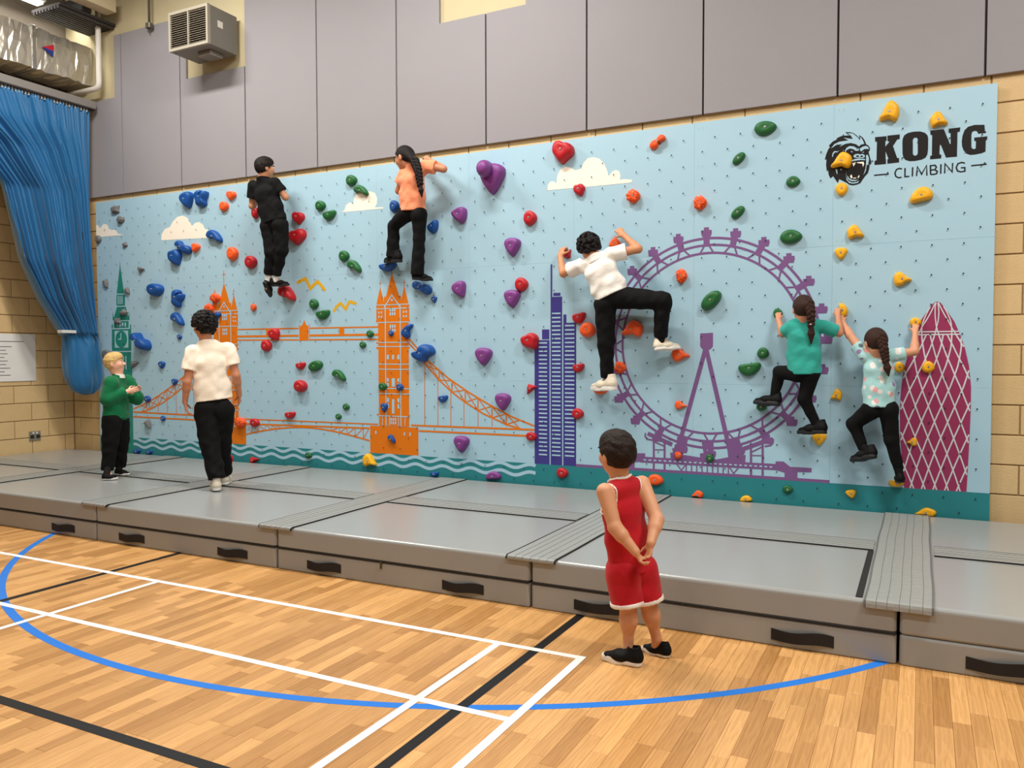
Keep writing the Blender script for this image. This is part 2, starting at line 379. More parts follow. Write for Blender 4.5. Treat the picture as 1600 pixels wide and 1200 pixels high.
def loaf(mb, x0, x1, y0, y1, z0, z1, r):
    """box with rounded long edges, a slightly sagging top"""
    prof = []
    for k in range(5): t = math.pi/2*k/4; prof.append((r-r*math.sin(t), -r+r*math.cos(t)))   # inset, dz from top
    prof = prof[::-1]
    rings = [(r*.25, z0), (0, z0+r*.4)] + [(i, z1+dz) for i, dz in [(0, -r)]] + [(r-r*math.cos(math.pi/2*k/4), z1-r+r*math.sin(math.pi/2*k/4)) for k in range(1, 5)]
    V = []; c = r
    for ins, z in rings:
        for (cx, cy, a0) in ((x1-c, y1-c, 0), (x0+c, y1-c, 90), (x0+c, y0+c, 180), (x1-c, y0+c, 270)):
            for k in range(4):
                a = math.radians(a0+30*k); V.append((cx+(c-ins)*math.cos(a), cy+(c-ins)*math.sin(a), z))
    n = 16; Fc = [(i*n+j, i*n+(j+1) % n, (i+1)*n+(j+1) % n, (i+1)*n+j) for i in range(len(rings)-1) for j in range(n)]
    Fc += [tuple(range(n-1, -1, -1)), tuple(range((len(rings)-1)*n, len(rings)*n))]
    mb.add(V, Fc)
for row, (y0, y1) in enumerate(((4.25, 5.44), (5.452, 6.672))):
    for i in range(6):
        x0, x1 = MX[i]+.006, MX[i+1]-.006
        e = empty('crash_mat', ((x0+x1)/2, (y0+y1)/2, 0), ('grey crash mat in the front row ' if row == 0 else 'grey crash mat against the climbing wall ') + names[i], 'crash mat', 'grey crash mats in two rows')
        mb = MB(); loaf(mb, x0, x1, y0, y1, .001, .150, .018); mb.build('lower_cover', vinyl, e)
        mb = MB(); loaf(mb, x0, x1, y0, y1, .152, MH, .022); mb.build('upper_cover', vinyl, e)
        if i != 5:
            MB().box(x0+.002, x1-.002, y0-.004, y1-.002, .144, .157, .003).build('zip_band', blackweb, e)
        if row == 0:
            for (a, b) in hand[i]:
                V = []; nseg = 12
                for s in range(nseg+1):
                    t = s/nseg; xx = a+(b-a)*t; bow = .022*math.sin(math.pi*t)**2; sg = -.008*math.sin(2*math.pi*t)
                    V += [(xx, y0-.003-bow, .092+sg), (xx, y0-.003-bow, .034+sg*.6), (xx, y0+.003-bow, .092+sg), (xx, y0+.003-bow, .034+sg*.6)]
                Fc = []
                for s in range(nseg): q = 4*s; r_ = q+4; Fc += [(q, q+1, r_+1, r_), (q+2, r_+2, r_+3, q+3), (q, r_, r_+2, q+2), (q+1, q+3, r_+3, r_+1)]
                mesh('handle', V, Fc, blackweb, e)
            if i == 3:
                zx = atY(596, 880, y0).x
                MB().box(zx-.006, zx+.006, y0-.012, y0-.004, .105, .15, .002).build('zip_puller', mat('zip_brass', (90, 74, 40), .4, metal=.7), e)
# ---- hook-and-loop flaps covering the joints
def flap(label, x0, x1, y0, y1, along, hang=.0, n_stitch=5, lo_dark=True, hi_dark=False):
    e = empty('joint_flap', ((x0+x1)/2, (y0+y1)/2, MH), label, 'mat flap', 'grey flaps covering the mat joints')
    rg = random.Random(int(abs(x0*91+y0*17)*10)); z = MH+.003
    def wav(t): return .002*math.sin(t*3.1+x0)+.0015*math.sin(t*7.7+y0)
    def surf(name, lo, hi, m, dz, th, par):
        V = []; Fc = []; nn = 26
        L0, L1 = (y0, y1) if along == 'y' else (x0, x1)
        if along == 'y' and hang: sam = [(L1-(L1-L0-.004)*k/nn, 0) for k in range(nn+1)]+[(L0-.012, -.006), (L0-.016, -.02), (L0-.017, -hang)]
        else: sam = [(L1-(L1-L0)*k/nn, 0) for k in range(nn+1)]
        for (l, dzz) in sam:
            wv_ = wav(l)
            for q, zz in ((lo, 0), (hi, 0), (hi, -th), (lo, -th)):
                c = q + wv_
                P = (c, l - (th if 0 else 0), z+dz+dzz+zz) if along == 'y' else (l, c, z+dz+zz)
                V.append(P)
        for k in range(len(sam)-1):
            a = 4*k; b = a+4
            for j in range(4): Fc.append((a+j, a+(j+1) % 4, b+(j+1) % 4, b+j))
        Fc += [(3, 2, 1, 0), (len(V)-4, len(V)-3, len(V)-2, len(V)-1)]
        return mesh(name, V, Fc, m, par)
    lo, hi = (x0, x1) if along == 'y' else (y0, y1)
    surf('flap', lo+.008, hi-.008, vinyl2, .004, .004, e)
    eb = .014
    soft = mat('stitch_dark', (96, 97, 95), .8)
    surf('edge_binding', lo-.002, lo+.008, (blackweb if lo_dark else soft), .005, .006, e)
    surf('edge_binding', hi-.008, hi+.002, (blackweb if hi_dark else soft), .005, .006, e)
    for k in range(n_stitch):
        c = lo+(hi-lo)*(k+1)/(n_stitch+1); c += rg.uniform(-.008, .008)
        surf('stitch_line', c-.0011, c+.0011, mat('stitch_dark', (96, 97, 95), .8), .0052, .004, e)
strip_names = ['nearest the blue curtain', 'behind the boy in green', 'left of the orange bridge tower', 'in front of the purple holds', 'right of the boy in red']
for i in range(1, 6):
    c = MX[i]; wdt = .15
    flap('stitched grey flap running front to wall over the joint ' + strip_names[i-1], c-wdt, c+wdt+(.02 if i == 4 else 0), 4.248, 6.655, 'y', .012 if i < 5 else .035, 5, i in (1, 4), i != 5)
for i in range(6):
    flap('grey flap along the middle mat joint ' + names[i], MX[i]+(.165 if i else 0), MX[i+1]-.165, 5.335, 5.60, 'x', 0, 4)
MB().box(-.275, -.243, 4.275, 5.32, MH+.0005, MH+.006, .002).build('velcro_strip', blackweb, label='black velcro strip beside the wide flap on the right', cat='velcro strip')

# ================================================================== blue curtain
cur_m = mat('curtain_blue', (4, 96, 148), .55, var=.08, vscale=3, bump=.15, bscale=30, sheen=.3)
def cyz(l): return [(atX(a, b, -9.2).y, atX(a, b, -9.2).z) for a, b in l]
left_e = [(4.35, 4.52), (4.55, 4.2), (5.05, 3.9)] + cyz([(0, 285), (19, 355), (32, 405), (62, 467), (90, 510), (99, 524)])
right_e = cyz([(140, 174), (141, 230), (143, 285), (145, 355), (147, 405), (149, 467), (150, 500), (150, 520)])
def by_z(l, z):
    l = sorted(l, key=lambda q: -q[1])
    for (y0, z0), (y1, z1) in zip(l[:-1], l[1:]):
        if z0 >= z >= z1: return y0+(y1-y0)*(z0-z)/max(1e-6, z0-z1)
    return l[0][0] if z > l[0][1] else l[-1][0]
cz0, cz1 = 4.512, left_e[-1][1]
cur = empty('hall_curtain', (-9.2, 6.45, .93), 'bright blue curtain gathered and tied up in the left corner', 'curtain')
nu, nv = 190, 60; V = []; Fc = []
for j in range(nv+1):
    t = j/nv; z = cz0+(cz1-cz0)*t; yl, yr = by_z(left_e, z), by_z(right_e, z); wdt = yr-yl
    for i in range(nu+1):
        u = i/nu; ph = u*2*math.pi*12 + 1.6*math.sin(u*9+t*1.3) + .8*math.sin(u*23)
        amp = (.05+.05*t)*(.6+.4*math.sin(u*17+2))*min(1, .35+t*4)
        sag = .10*t*math.sin(math.pi*u)
        V.append((-9.2+amp*math.sin(ph)+.02*math.sin(3*ph+t*5)+sag, yl+wdt*u+.25*amp*math.cos(ph)*(1 if 0 < i < nu else 0), z-.25*(1-u)*t*t*0))
W = nu+1
for j in range(nv):
    for i in range(nu): Fc.append((j*W+i, j*W+i+1, (j+1)*W+i+1, (j+1)*W+i))
o = mesh('drape', V, Fc, cur_m, cur, smooth=True)
md = o.modifiers.new('thickness', 'SOLIDIFY'); md.thickness = .003
out = [(520, 98, 150), (532, 100, 152), (548, 101, 153), (570, 101.5, 154), (588, 104, 154), (600, 108, 153.5), (610, 114, 151), (615.5, 124, 146), (617, 133, 138)]
V = []; nn = 44
for k, (py, pl, pr) in enumerate(out):
    a, b = atX(pl, py, -9.2), atX(pr, py, -9.2); cy_, hw = (a.y+b.y)/2, (b.y-a.y)/2; f = hw/.22
    for i in range(nn):
        th = 2*math.pi*i/nn; fold = 1+.15*math.sin(6*th+k*.45)+.09*math.sin(11*th-k*.7)+.05*math.sin(17*th+k)
        V.append((-9.2+math.cos(th)*min(.15, .16*f)*fold*(.75+.25*min(1, k/2)), cy_+math.sin(th)*hw*(1+.3*(fold-1)), a.z))
Fc = [(k*nn+i, k*nn+(i+1) % nn, (k+1)*nn+(i+1) % nn, (k+1)*nn+i) for k in range(len(out)-1) for i in range(nn)]
Fc += [tuple(range(nn)), tuple(range(len(V)-1, len(V)-nn-1, -1))]
mesh('tied_bundle', V, Fc, cur_m, cur, smooth=True)
a = atX(109, 518, -9.05); MB().box(a.x-.1, a.x-.004, a.y-.09, a.y+.09, a.z-.02, a.z+.016, .004).build('tie_strap', mat('strap_white', (205, 205, 200), .6), cur)
hk = mat('hook_white', (214, 208, 196), .5)
for i in range(58):
    y = 4.4+i*.038
    MB().box(-9.212, -9.188, y-.005, y+.005, 4.49, 4.5245).build('curtain_hook', hk, cur)
# ================================================================== climbing wall: panels, bolt holes, printed skyline
BX0, BX1, BZ1 = -9.25, .45, 3.41
SKY = (164, 200, 217)
sky_m = mat('board_sky', SKY, .5, var=.02, vscale=2.5, bump=.03, bscale=120, spec=.45)
cw = empty('climbing_wall', (-4.4, BY, .29), 'wide pale blue climbing wall printed with a city skyline', 'climbing wall')
NPX = 9; pw = (BX1-BX0)/NPX; rowz = [.285, 1.25, 2.33, BZ1]
for i in range(NPX):
    for j in range(3):
        MB().box(BX0+i*pw+.0003, BX0+(i+1)*pw-.0003, BY, BY+.018, rowz[j]+.0003, rowz[j+1]-.0003, .0007).build('board_panel', sky_m, cw)
for i in range(12):
    xx = BX0+.02+(BX1-BX0-.08)*i/11
    MB().box(xx, xx+.04, BY+.018, BY+.043, .3, BZ1-.01).build('timber_batten', mat('plywood', (214, 190, 145), .7), cw)
hm_ = MB(); sm_ = MB()
def disc(mb, x, z, r, y, n=8):
    mb.add([(x+r*math.cos(2*math.pi*k/n), y, z+r*math.sin(2*math.pi*k/n)) for k in range(n)], [tuple(range(n))])
for i in range(NPX):
    X0 = BX0+i*pw
    for k in range(-1, 15):
        z = 3.274-.2177*k
        if .31 < z < 3.38:
            for c in range(5): disc(hm_, X0+.170+.2045*c, z, .0062, BY-.0100)
        z = 3.165-.2177*k
        if .31 < z < 3.38:
            for c in range(5): disc(hm_, X0+.068+.2045*c, z, .0062, BY-.0100)
    for z in (3.36, 3.05, 2.7, 2.37, 2.29, 1.9, 1.6, 1.29, 1.21, .9, .6):
        for c in (.035, .07): disc(sm_, X0+c, z, .0035, BY-.0095, 6)
hm_.build('bolt_holes', mat('hole_dark', (38, 42, 48), .8), cw, kind='stuff')
sm_.build('fixing_screws', mat('screw_grey', (140, 158, 168), .4), cw, kind='stuff')

class Flat:
    """flat print: shapes in board coordinates (x, z), one mesh at its own small height over the board"""
    def __init__(s, lift): s.mb = MB(); s.y0 = BY-.0016*lift; s.n = 0
    @property
    def y(s): s.n += 1; return s.y0-.000003*s.n
    def poly(s, pts, holes=()):
        loops = [[Vector((a, b, 0)) for a, b in l] for l in [pts, *holes]]
        tri = tessellate_polygon(loops); fl = [v for l in loops for v in l]
        fc = []
        for t in tri:
            a, b, c = (fl[i] for i in t)
            fc.append(tuple(t) if (b-a).cross(c-a).z > 0 else tuple(t)[::-1])
        y = s.y; s.mb.add([(v.x, y, v.y) for v in fl], fc); return s
    def pxp(s, pts, o=(0, 0), k=1, holes=()):
        f = lambda l: [B(o[0]+a/k, o[1]+b/k) for a, b in l]
        return s.poly(f(pts), [f(h) for h in holes])
    def line(s, pts, wd):
        P = [Vector(p) for p in pts]; V = []; y = s.y
        for i, p in enumerate(P):
            if i == 0: d = (P[1]-P[0]).normalized(); n = Vector((-d.y, d.x))
            elif i == len(P)-1: d = (P[-1]-P[-2]).normalized(); n = Vector((-d.y, d.x))
            else:
                d1 = (p-P[i-1]).normalized(); d2 = (P[i+1]-p).normalized(); n1 = Vector((-d1.y, d1.x)); n2 = Vector((-d2.y, d2.x)); n = n1+n2
                n = n/max(.3, n.length_squared/2) if n.length > 1e-6 else n1
            V += [(p.x+n.x*wd/2, y, p.y+n.y*wd/2), (p.x-n.x*wd/2, y, p.y-n.y*wd/2)]
        s.mb.add(V, [(2*i, 2*i+1, 2*i+3, 2*i+2) for i in range(len(P)-1)]); return s
    def pxl(s, pts, wd, o=(0, 0), k=1): return s.line([B(o[0]+a/k, o[1]+b/k) for a, b in pts], wd)
    def rect(s, x0, x1, z0, z1): y = s.y; s.mb.add([(x0, y, z0), (x1, y, z0), (x1, y, z1), (x0, y, z1)], [(0, 1, 2, 3)]); return s
    def pxr(s, x0, y0, x1, y1, o=(0, 0), k=1):
        a = B(o[0]+x0/k, o[1]+y0/k); b = B(o[0]+x1/k, o[1]+y1/k); return s.rect(a[0], b[0], b[1], a[1])
    def build(s, name, m, label=None, parent=None): return s.mb.build(name, m, parent or cw, label=label)
def ink_m(n, rgb): return mat('print_'+n, rgb, .5, var=.02, vscale=3, spec=.25)
TEAL, ORG, PUR, IND, MAG = ink_m('teal', (44, 128, 134)), ink_m('orange', (218, 116, 18)), ink_m('purple', (122, 86, 136)), ink_m('indigo', (64, 58, 132)), ink_m('magenta', (150, 52, 92))
CRM, YEL, BLKI, PALE, GRN = ink_m('cream', (249, 241, 224)), ink_m('gold', (222, 168, 24)), ink_m('black', (22, 17, 18)), ink_m('pale', SKY), ink_m('green', (38, 132, 116))
LAT = ink_m('lattice', (206, 210, 214))
# ---- water band and waves
f = Flat(1).rect(BX0, BX1, .285, .491); o = f.build('water_print', TEAL, 'teal water band along the foot of the skyline')
f = Flat(2)
xe = B(837, 730)[0]
for zc in (.462, .392):
    xs = np.linspace(-8.63, xe, 420)
    f.line([(x, zc+.0185*math.cos(2*math.pi*(x-B(391.5, 700)[0])/.3165)) for x in xs], .032)
f.build('wave_print', PALE, 'pale wavy lines', o)
# ---- clouds and gulls
f = Flat(1)
f.pxp([(5, 610), (30, 620), (60, 655), (75, 662), (85, 640), (110, 605), (145, 598), (180, 615), (200, 655), (205, 680), (235, 685), (250, 697), (290, 688), (320, 705), (345, 755), (430, 765), (410, 775), (5, 808)], (150, 290), 10)
f.pxp([(1008, 382), (1010, 345), (1030, 312), (1062, 299), (1080, 265), (1110, 235), (1140, 227), (1170, 240), (1190, 270), (1200, 293), (1220, 273), (1245, 268), (1270, 285), (1280, 310), (1310, 318), (1330, 345), (1325, 366)], (0, 280), 4)
f.pxp([(690, 527), (714, 515), (722, 485), (745, 465), (768, 474), (775, 430), (800, 405), (850, 396), (880, 398), (905, 408), (918, 440), (915, 475), (905, 497), (955, 495), (957, 503), (820, 516)], (360, 200), 4)
c4 = [(960, 580), (1045, 570), (1045, 530), (1065, 502), (1090, 497), (1118, 515), (1125, 450), (1150, 400), (1190, 378), (1235, 380), (1275, 408), (1325, 390), (1345, 340), (1380, 305), (1425, 297), (1475, 310), (1515, 350), (1540, 410), (1552, 455)]
c4 = [(660+a/5.333, 190+b/5.333) for a, b in c4] + [(940+a/5.333, 170+b/5.333) for a, b in [(62, 560), (92, 520), (125, 510), (150, 525), (158, 560), (152, 592), (200, 586), (250, 592), (258, 603), (240, 615), (0, 640)]]
f.pxp(c4)
f.build('cloud_print', CRM, 'cream clouds')
f = Flat(1)
f.pxl([(655, 168), (690, 150), (710, 142), (725, 170), (740, 203), (762, 180), (785, 160), (805, 180), (832, 216)], .034, (300, 400), 4)
f.pxl([(885, 348), (905, 315), (928, 295), (945, 312), (960, 333), (975, 300), (988, 284), (1028, 299)], .029, (300, 400), 4)
f.build('gull_print', YEL, 'yellow gulls')
# ---- clock tower
k10 = ((150, 400), 10); k12 = ((150, 480), 12)
f = Flat(1)
f.pxp([(377, 70), (383, 170), (440, 585), (325, 585), (372, 170)], *k10).pxp([(322, 605), (455, 605), (455, 775), (322, 775)], *k10)
f.pxp([(330, 795), (465, 795), (480, 850), (520, 1000), (270, 1000), (300, 900)], *k10).pxp([(262, 865), (285, 985), (275, 1005), (262, 1005)], *k10).pxp([(518, 860), (525, 1000), (505, 1000), (512, 910)], *k10)
f.pxp([(340, 262), (612, 258), (612, 382), (340, 388)], *k12)
f.pxp([(300, 320), (318, 330), (318, 412), (640, 405), (640, 330), (660, 320), (662, 815), (302, 818)], *k12)
f.pxp([(302, 842), (662, 840), (655, 1240), (310, 1240)], *k12)
a = B(178, 581); b = B(206, 581); f.rect(a[0]-.03, b[0]+.006, .30, a[1]+.05)
o = f.build('clock_tower_print', GRN, 'green clock tower with a pointed spire')
f = Flat(2)
for x in (340, 362, 385, 408): f.pxr(x, 625, x+13, 752, *k10)
for x in (385, 440, 490, 540): f.pxr(x, 290, x+28, 362, *k12)
f.pxr(352, 445, 612, 758, *k12)
for x in (405, 455, 505, 552): f.pxr(x, 920, x+26, 1165, *k12)
f.pxr(310, 398, 640, 408, *k12)
o2 = f.build('clock_highlight', PALE, 'pale clock face surround and slits', o)
f = Flat(3); cx_, cz_ = B(150+480/12, 480+600/12); rw = abs(B(150+588/12, 530)[0]-B(150+372/12, 530)[0])/2; rh = abs(B(190, 480+445/12)[1]-B(190, 480+760/12)[1])/2
f.poly([(cx_+rw*math.cos(t), cz_+rh*math.sin(t)) for t in np.linspace(0, 2*math.pi, 40, endpoint=False)]); f.build('clock_dial', GRN, None, o)
f = Flat(4); f.pxl([(475, 485), (475, 605)], .016, *k12).pxl([(425, 600), (485, 600)], .014, *k12); f.build('clock_hands', PALE, None, o)
# ---- bascule bridge
T0 = -4.744; DXT = -7.056+4.744
def tx(a): return B(300+a/4, 560)[0]-0
def tz(b): return B(614, 400+b/4)[1]
def P_(a, b): return (tx(a), tz(b))
f = Flat(1); h = Flat(2)
for dx in (0, DXT):
    S = lambda l: [(tx(a)+dx, tz(b)) for a, b in l]
    f.poly(S([(1253, 105), (1303, 268), (1303, 300), (1212, 300), (1212, 268)]))
    for q in (1180, 1330): f.poly(S([(q, 188), (q+26, 302), (q-24, 302)])); f.line(S([(q, 190), (q, 150)]), .006); f.line(S([(q-8, 168), (q+8, 168)]), .005)
    f.poly(S([(1203, 252), (1215, 252), (1215, 300), (1203, 300)])); f.poly(S([(1297, 250), (1309, 250), (1309, 300), (1297, 300)]))
    f.poly(S([(1155, 304), (1360, 304), (1360, 400), (1155, 400)])); f.poly(S([(1165, 400), (1355, 400), (1355, 1064), (1167, 1064)]))
    for b0, b1 in ((398, 412), (536, 546), (568, 580), (990, 1000)): f.poly(S([(1153, b0), (1362, b0), (1362, b1), (1153, b1)]))
    f.poly(S([(1110, 1066), (1412, 1066), (1412, 1238), (1110, 1238)]))
    f.line(S([(1253, 110), (1253, 20)]), .008); f.line(S([(1240, 48), (1266, 48)]), .007)
    for q in (1211, 1304): h.line(S([(q, 306), (q, 1064)]), .011)
    h.line(S([(1205, 318), (1253, 243), (1303, 318)]), .011)
    for b in (304, 328, 414, 540, 566, 676, 708, 828, 861, 1001): h.line(S([(1153 if b < 400 else 1163, b), (1362 if b < 400 else 1357, b)]), .009)
    for q in (1189, 1232, 1289, 1330): h.line(S([(q, 1005), (q, 1060)]), .007)
    def win(x0, y0, x1, y1): h.poly(S([(x0, y1), (x1, y1), (x1, y0), (x0, y0)]))
    for q in (1238, 1252, 1266):
        for b in (328, 352, 430, 455): win(q, b, q+9, b+19)
        for b in (1012, 1034): win(q, b, q+9, b+18)
    for q in (1168, 1184, 1322, 1338):
        for b in (345, 372): win(q, b, q+8, b+13)
    for q in (1219, 1251, 1284): win(q, 618, q+13, 646)
    win(1248, 764, 1268, 816)
    for q in (1218, 1284):
        win(q, 764, q+12, 786); win(q, 794, q+12, 816); win(q, 888, q+12, 914); win(q, 926, q+12, 952)
    win(1249, 895, 1264, 985); win(1248, 268, 1258, 282)
    for q in (1142, 1321, 1357): win(q, 1098, q+9, 1118)
k4 = ((300, 400), 4)
for (a, b, w_) in (((285, 459), (1170, 443), .014), ((285, 503), (1170, 491), .022), ((285, 526), (1170, 521), .014)): f.pxl([a, b], w_, *k4)
for q in ((463, 452, 490, 505), (920, 446, 952, 492)): f.pxr(*q, *k4)
f.pxp([(668, 530), (668, 428), (678, 440), (690, 430), (702, 400), (714, 430), (726, 438), (735, 424), (735, 528)], *k4)
h.pxl([(671, 528), (671, 440)], .008, *k4).pxl([(732, 527), (732, 438)], .008, *k4)
# centre span
k36 = ((360, 660), 6.154)
f.pxl([(-140, -44), (1420, 18)], .013, *k36); f.pxl([(155, 14), (1340, 56)], .017, *k36)
archp = [(155, 114), (230, 97), (320, 80), (410, 66), (500, 55), (600, 48), (690, 47), (780, 53), (870, 63), (970, 80), (1070, 102), (1160, 125), (1250, 150), (1340, 176)]
f.pxl(archp, .016, *k36)
def arch_y(x):
    for (a, b), (c, d) in zip(archp[:-1], archp[1:]):
        if a <= x <= c: return b+(d-b)*(x-a)/(c-a)
def top_y(x): return 14+(x-155)*42/1185
zz = [160, 208, 270, 335, 400, 440, 475]
for i in range(len(zz)-1): f.pxl([(zz[i], top_y(zz[i])), (zz[i+1], arch_y(zz[i+1]))], .008, *k36); f.pxl([(zz[i+1], top_y(zz[i+1])), (zz[i+1], arch_y(zz[i+1]))], .008, *k36)
zz = [970, 1050, 1122, 1200, 1278, 1335]
for i in range(len(zz)-1): f.pxl([(zz[i], arch_y(zz[i])), (zz[i+1], top_y(zz[i+1]))], .009, *k36); f.pxl([(zz[i], top_y(zz[i])), (zz[i], arch_y(zz[i]))], .009, *k36)
# side spans: right one traced, left one mirrored about the middle of the bridge
k56 = ((560, 420), 4); midx = (-4.744-7.056)/2
up = [(318, 438), (372, 500), (440, 578), (560, 682), (690, 772), (830, 856), (960, 925), (1100, 982)]
lo = [(318, 468), (360, 512), (410, 585), (500, 690), (590, 775), (670, 835), (780, 905), (920, 970), (1020, 1003)]
def yat(l, x):
    for (a, b), (c, d) in zip(l[:-1], l[1:]):
        if a <= x <= c: return b+(d-b)*(x-a)/(c-a)
    return l[-1][1]
for mir in (0, 1):
    def LN(l, w_):
        Q = [B(560+a/4, 420+b/4) for a, b in l]
        f.line([(2*midx-x, z) for x, z in Q] if mir else Q, w_)
    LN(up, .015); LN(lo, .015); LN([(330, 978), (1102, 1006)], .017); LN([(378, 1013), (1102, 1046)], .017)
    br = [430, 505, 585, 668, 748, 835, 925, 1010]
    for i, q in enumerate(br[:-1]):
        LN([(q, yat(up, q)), (q, yat(lo, q))], .012)
        n_ = br[i+1]; LN([(q, yat(lo, q)), (n_, yat(up, n_))], .010); LN([(q, yat(up, q)), (n_, yat(lo, n_))], .010)
    for q in (415, 497, 578, 660, 748, 836, 925): LN([(q, yat(lo, q)), (q, 985)], .0075)
o = f.build('bridge_print', ORG, 'orange bridge with two towers')
h.build('bridge_highlight', PALE, 'pale windows and joints', o)
# ---- indigo towers
k82 = ((820, 400), 7.5)
f = Flat(1); h = Flat(2)
def cx(a): return B(820+a/7.5, 560)[0]
def czz(b): return B(860, 400+b/7.5)[1]
zb = .491
for x0, x1, b in ((115, 290, 985), (303, 438, 480), (452, 602, 787)): f.rect(cx(x0), cx(x1), zb, czz(b))
f.rect(cx(303), cx(322), czz(500), czz(98)); f.rect(cx(335), cx(418), czz(470), czz(435)); f.rect(cx(203), cx(288), czz(975), czz(860)); f.rect(cx(452), cx(488), czz(800), czz(690))
o = f.build('tower_block_print', IND, 'indigo glass tower blocks')
for (x0, x1, b0) in ((166, 262, 1018), (320, 420, 675), (472, 582, 820)):
    z = czz(b0); st = czz(675)-czz(724)
    while z > zb+.06: h.rect(cx(x0), cx(x1), z-.0065, z+.0065); z -= st
h.build('window_bars', PALE, 'pale window bars', o)
# ---- observation wheel
WX = B(1107, 550)[0]; zt_, zb_ = B(1110, 372)[1], B(1110, 700)[1]; WZ, WR = (zt_+zb_)/2, (zt_-zb_)/2
f = Flat(1)
def ring(R, w_): f.line([(WX+R*math.cos(t), WZ+R*math.sin(t)) for t in np.linspace(0, 2*math.pi, 121)], w_)
R2 = B(1110, 382.6)[1]-WZ; R3 = B(1110, 395)[1]-WZ
ring(WR, .020); ring(R2, .019); ring(R3, .019)
for k in range(24):
    t = math.radians(90-15*k+1.5); d = Vector((math.cos(t), math.sin(t))); n_ = Vector((-d.y, d.x)); C = Vector((WX, WZ))
    f.line([tuple(C+d*(R2-.012)), tuple(C+d*(WR+.02))], .050)
    q = C+d*(WR+.046)
    f.poly([(q.x-.042, q.y-.005), (q.x-.036, q.y-.032), (q.x+.036, q.y-.032), (q.x+.045, q.y-.005), (q.x+.042, q.y+.022), (q.x+.02, q.y+.022), (q.x+.02, q.y+.045), (q.x-.02, q.y+.045), (q.x-.02, q.y+.022), (q.x-.042, q.y+.022)])
    for sg in (-1, 1):
        a_ = t+sg*math.radians(1.2); b_ = t+sg*math.radians(4.3)
        f.line([(WX+R2*math.cos(a_), WZ+R2*math.sin(a_)), (WX+R3*math.cos(b_), WZ+R3*math.sin(b_))], .014)
f.pxp([(1094, 521), (1114, 520), (1114, 541), (1110, 546), (1098, 546), (1094, 541)])
f.pxl([(1103, 543), (1062.5, 690)], .036); f.pxl([(1103, 543), (1140, 703)], .036)
k53 = ((1000, 600), 5.333)
f.pxp([(310, 440), (375, 440), (378, 500), (358, 600), (375, 615), (255, 612), (252, 572), (275, 572), (268, 535), (285, 535), (290, 505), (305, 500)], *k53)
f.pxp([(722, 470), (785, 460), (805, 565), (830, 562), (832, 590), (880, 592), (876, 660), (640, 640), (640, 628), (735, 610)], *k53)
f.pxp([(515, 485), (565, 485), (555, 560), (590, 580), (590, 640), (500, 635), (500, 578), (530, 575)], *k53)
f.pxp([(375, 592), (500, 612), (640, 628), (640, 645), (255, 620), (255, 600)], *k53)
f.pxl([(0, 628), (1135, 692)], .05, *k53)
f.pxp([(290, 228), (330, 195), (366, 195), (366, 218), (385, 220), (385, 232), (350, 232), (320, 235), (318, 268), (288, 262)], (880, 640), 2.858)
f.pxl([(900, 727), (1296, 752.5)], .024)
for q, y0, y1 in ((115, 440, 715), (205, 480, 720), (925, 520, 770), (1022, 460, 775)): f.pxl([(q, y0), (q, y1)], .018, *k53)
f.pxl([(125, 548), (200, 548)], .009, *k53).pxl([(935, 595), (1015, 597)], .009, *k53).pxl([(120, 480), (205, 520)], .012, *k53).pxl([(935, 565), (1022, 520)], .012, *k53)
f.pxl([(65, 412), (268, 505)], .034, *k53).pxl([(858, 542), (1082, 462)], .034, *k53)
f.pxl([(45, 408), (45, 440), (65, 460), (105, 468)], .014, *k53).pxl([(1110, 455), (1107, 490), (1090, 510), (1040, 520)], .014, *k53)
for q in range(385, 750, 44): f.pxl([(q, 665+(q-385)*.05), (q, 730+(q-385)*.05)], .010, *k53)
f.pxl([(300, 660), (345, 718), (385, 668)], .010, *k53).pxl([(745, 690), (780, 745), (825, 692)], .010, *k53)
f.pxp([(1130, 645), (1195, 645), (1252, 690), (1430, 700), (1428, 735), (1312, 732), (1312, 805), (1205, 800), (1205, 738), (1130, 715)], *k53)
o = f.build('wheel_print', PUR, 'purple observation wheel')
h = Flat(2)
for i in range(26):
    a = 30+i*42; h.pxl([(a, 629+a*.0564), (a+22, 629+(a+22)*.0564)], .011, *k53)
h.build('wheel_highlight', PALE, None, o)
# ---- magenta tower with a diagonal lattice
k37 = ((1390, 460), 3.75)
R_ = [(280, 42), (300, 50), (335, 95), (380, 160), (410, 230), (440, 310), (465, 420), (477, 540), (475, 680), (470, 800), (462, 950), (455, 1080), (450, 1160)]
L_ = [(85, 1140), (75, 1000), (62, 850), (60, 700), (65, 570), (80, 460), (105, 360), (135, 260), (165, 180), (205, 120), (245, 62), (268, 44)]
Rb = [B(1390+a/3.75, 460+b/3.75) for a, b in R_]; Lb = [B(1390+a/3.75, 460+b/3.75) for a, b in L_]
Rb[-1] = (Rb[-1][0], .491); Lb[0] = (Lb[0][0], .491)
f = Flat(1).poly(Rb+Lb); o = f.build('lattice_tower_print', MAG, 'magenta rounded tower with a diagonal lattice')
def edge_x(l, z):
    l = sorted(l, key=lambda q: q[1])
    for (a, b), (c, d) in zip(l[:-1], l[1:]):
        if b <= z <= d: return a+(c-a)*(z-b)/max(1e-6, d-b)
    return l[-1][0] if z > l[-1][1] else l[0][0]
h = Flat(2); zbot, ztop = .492, 1.872; zs = np.linspace(zbot, ztop, 90); zc0 = B(1390+250/3.75, 460+930/3.75)[1]
zband = B(1390+280/3.75, 460+226/3.75)[1]
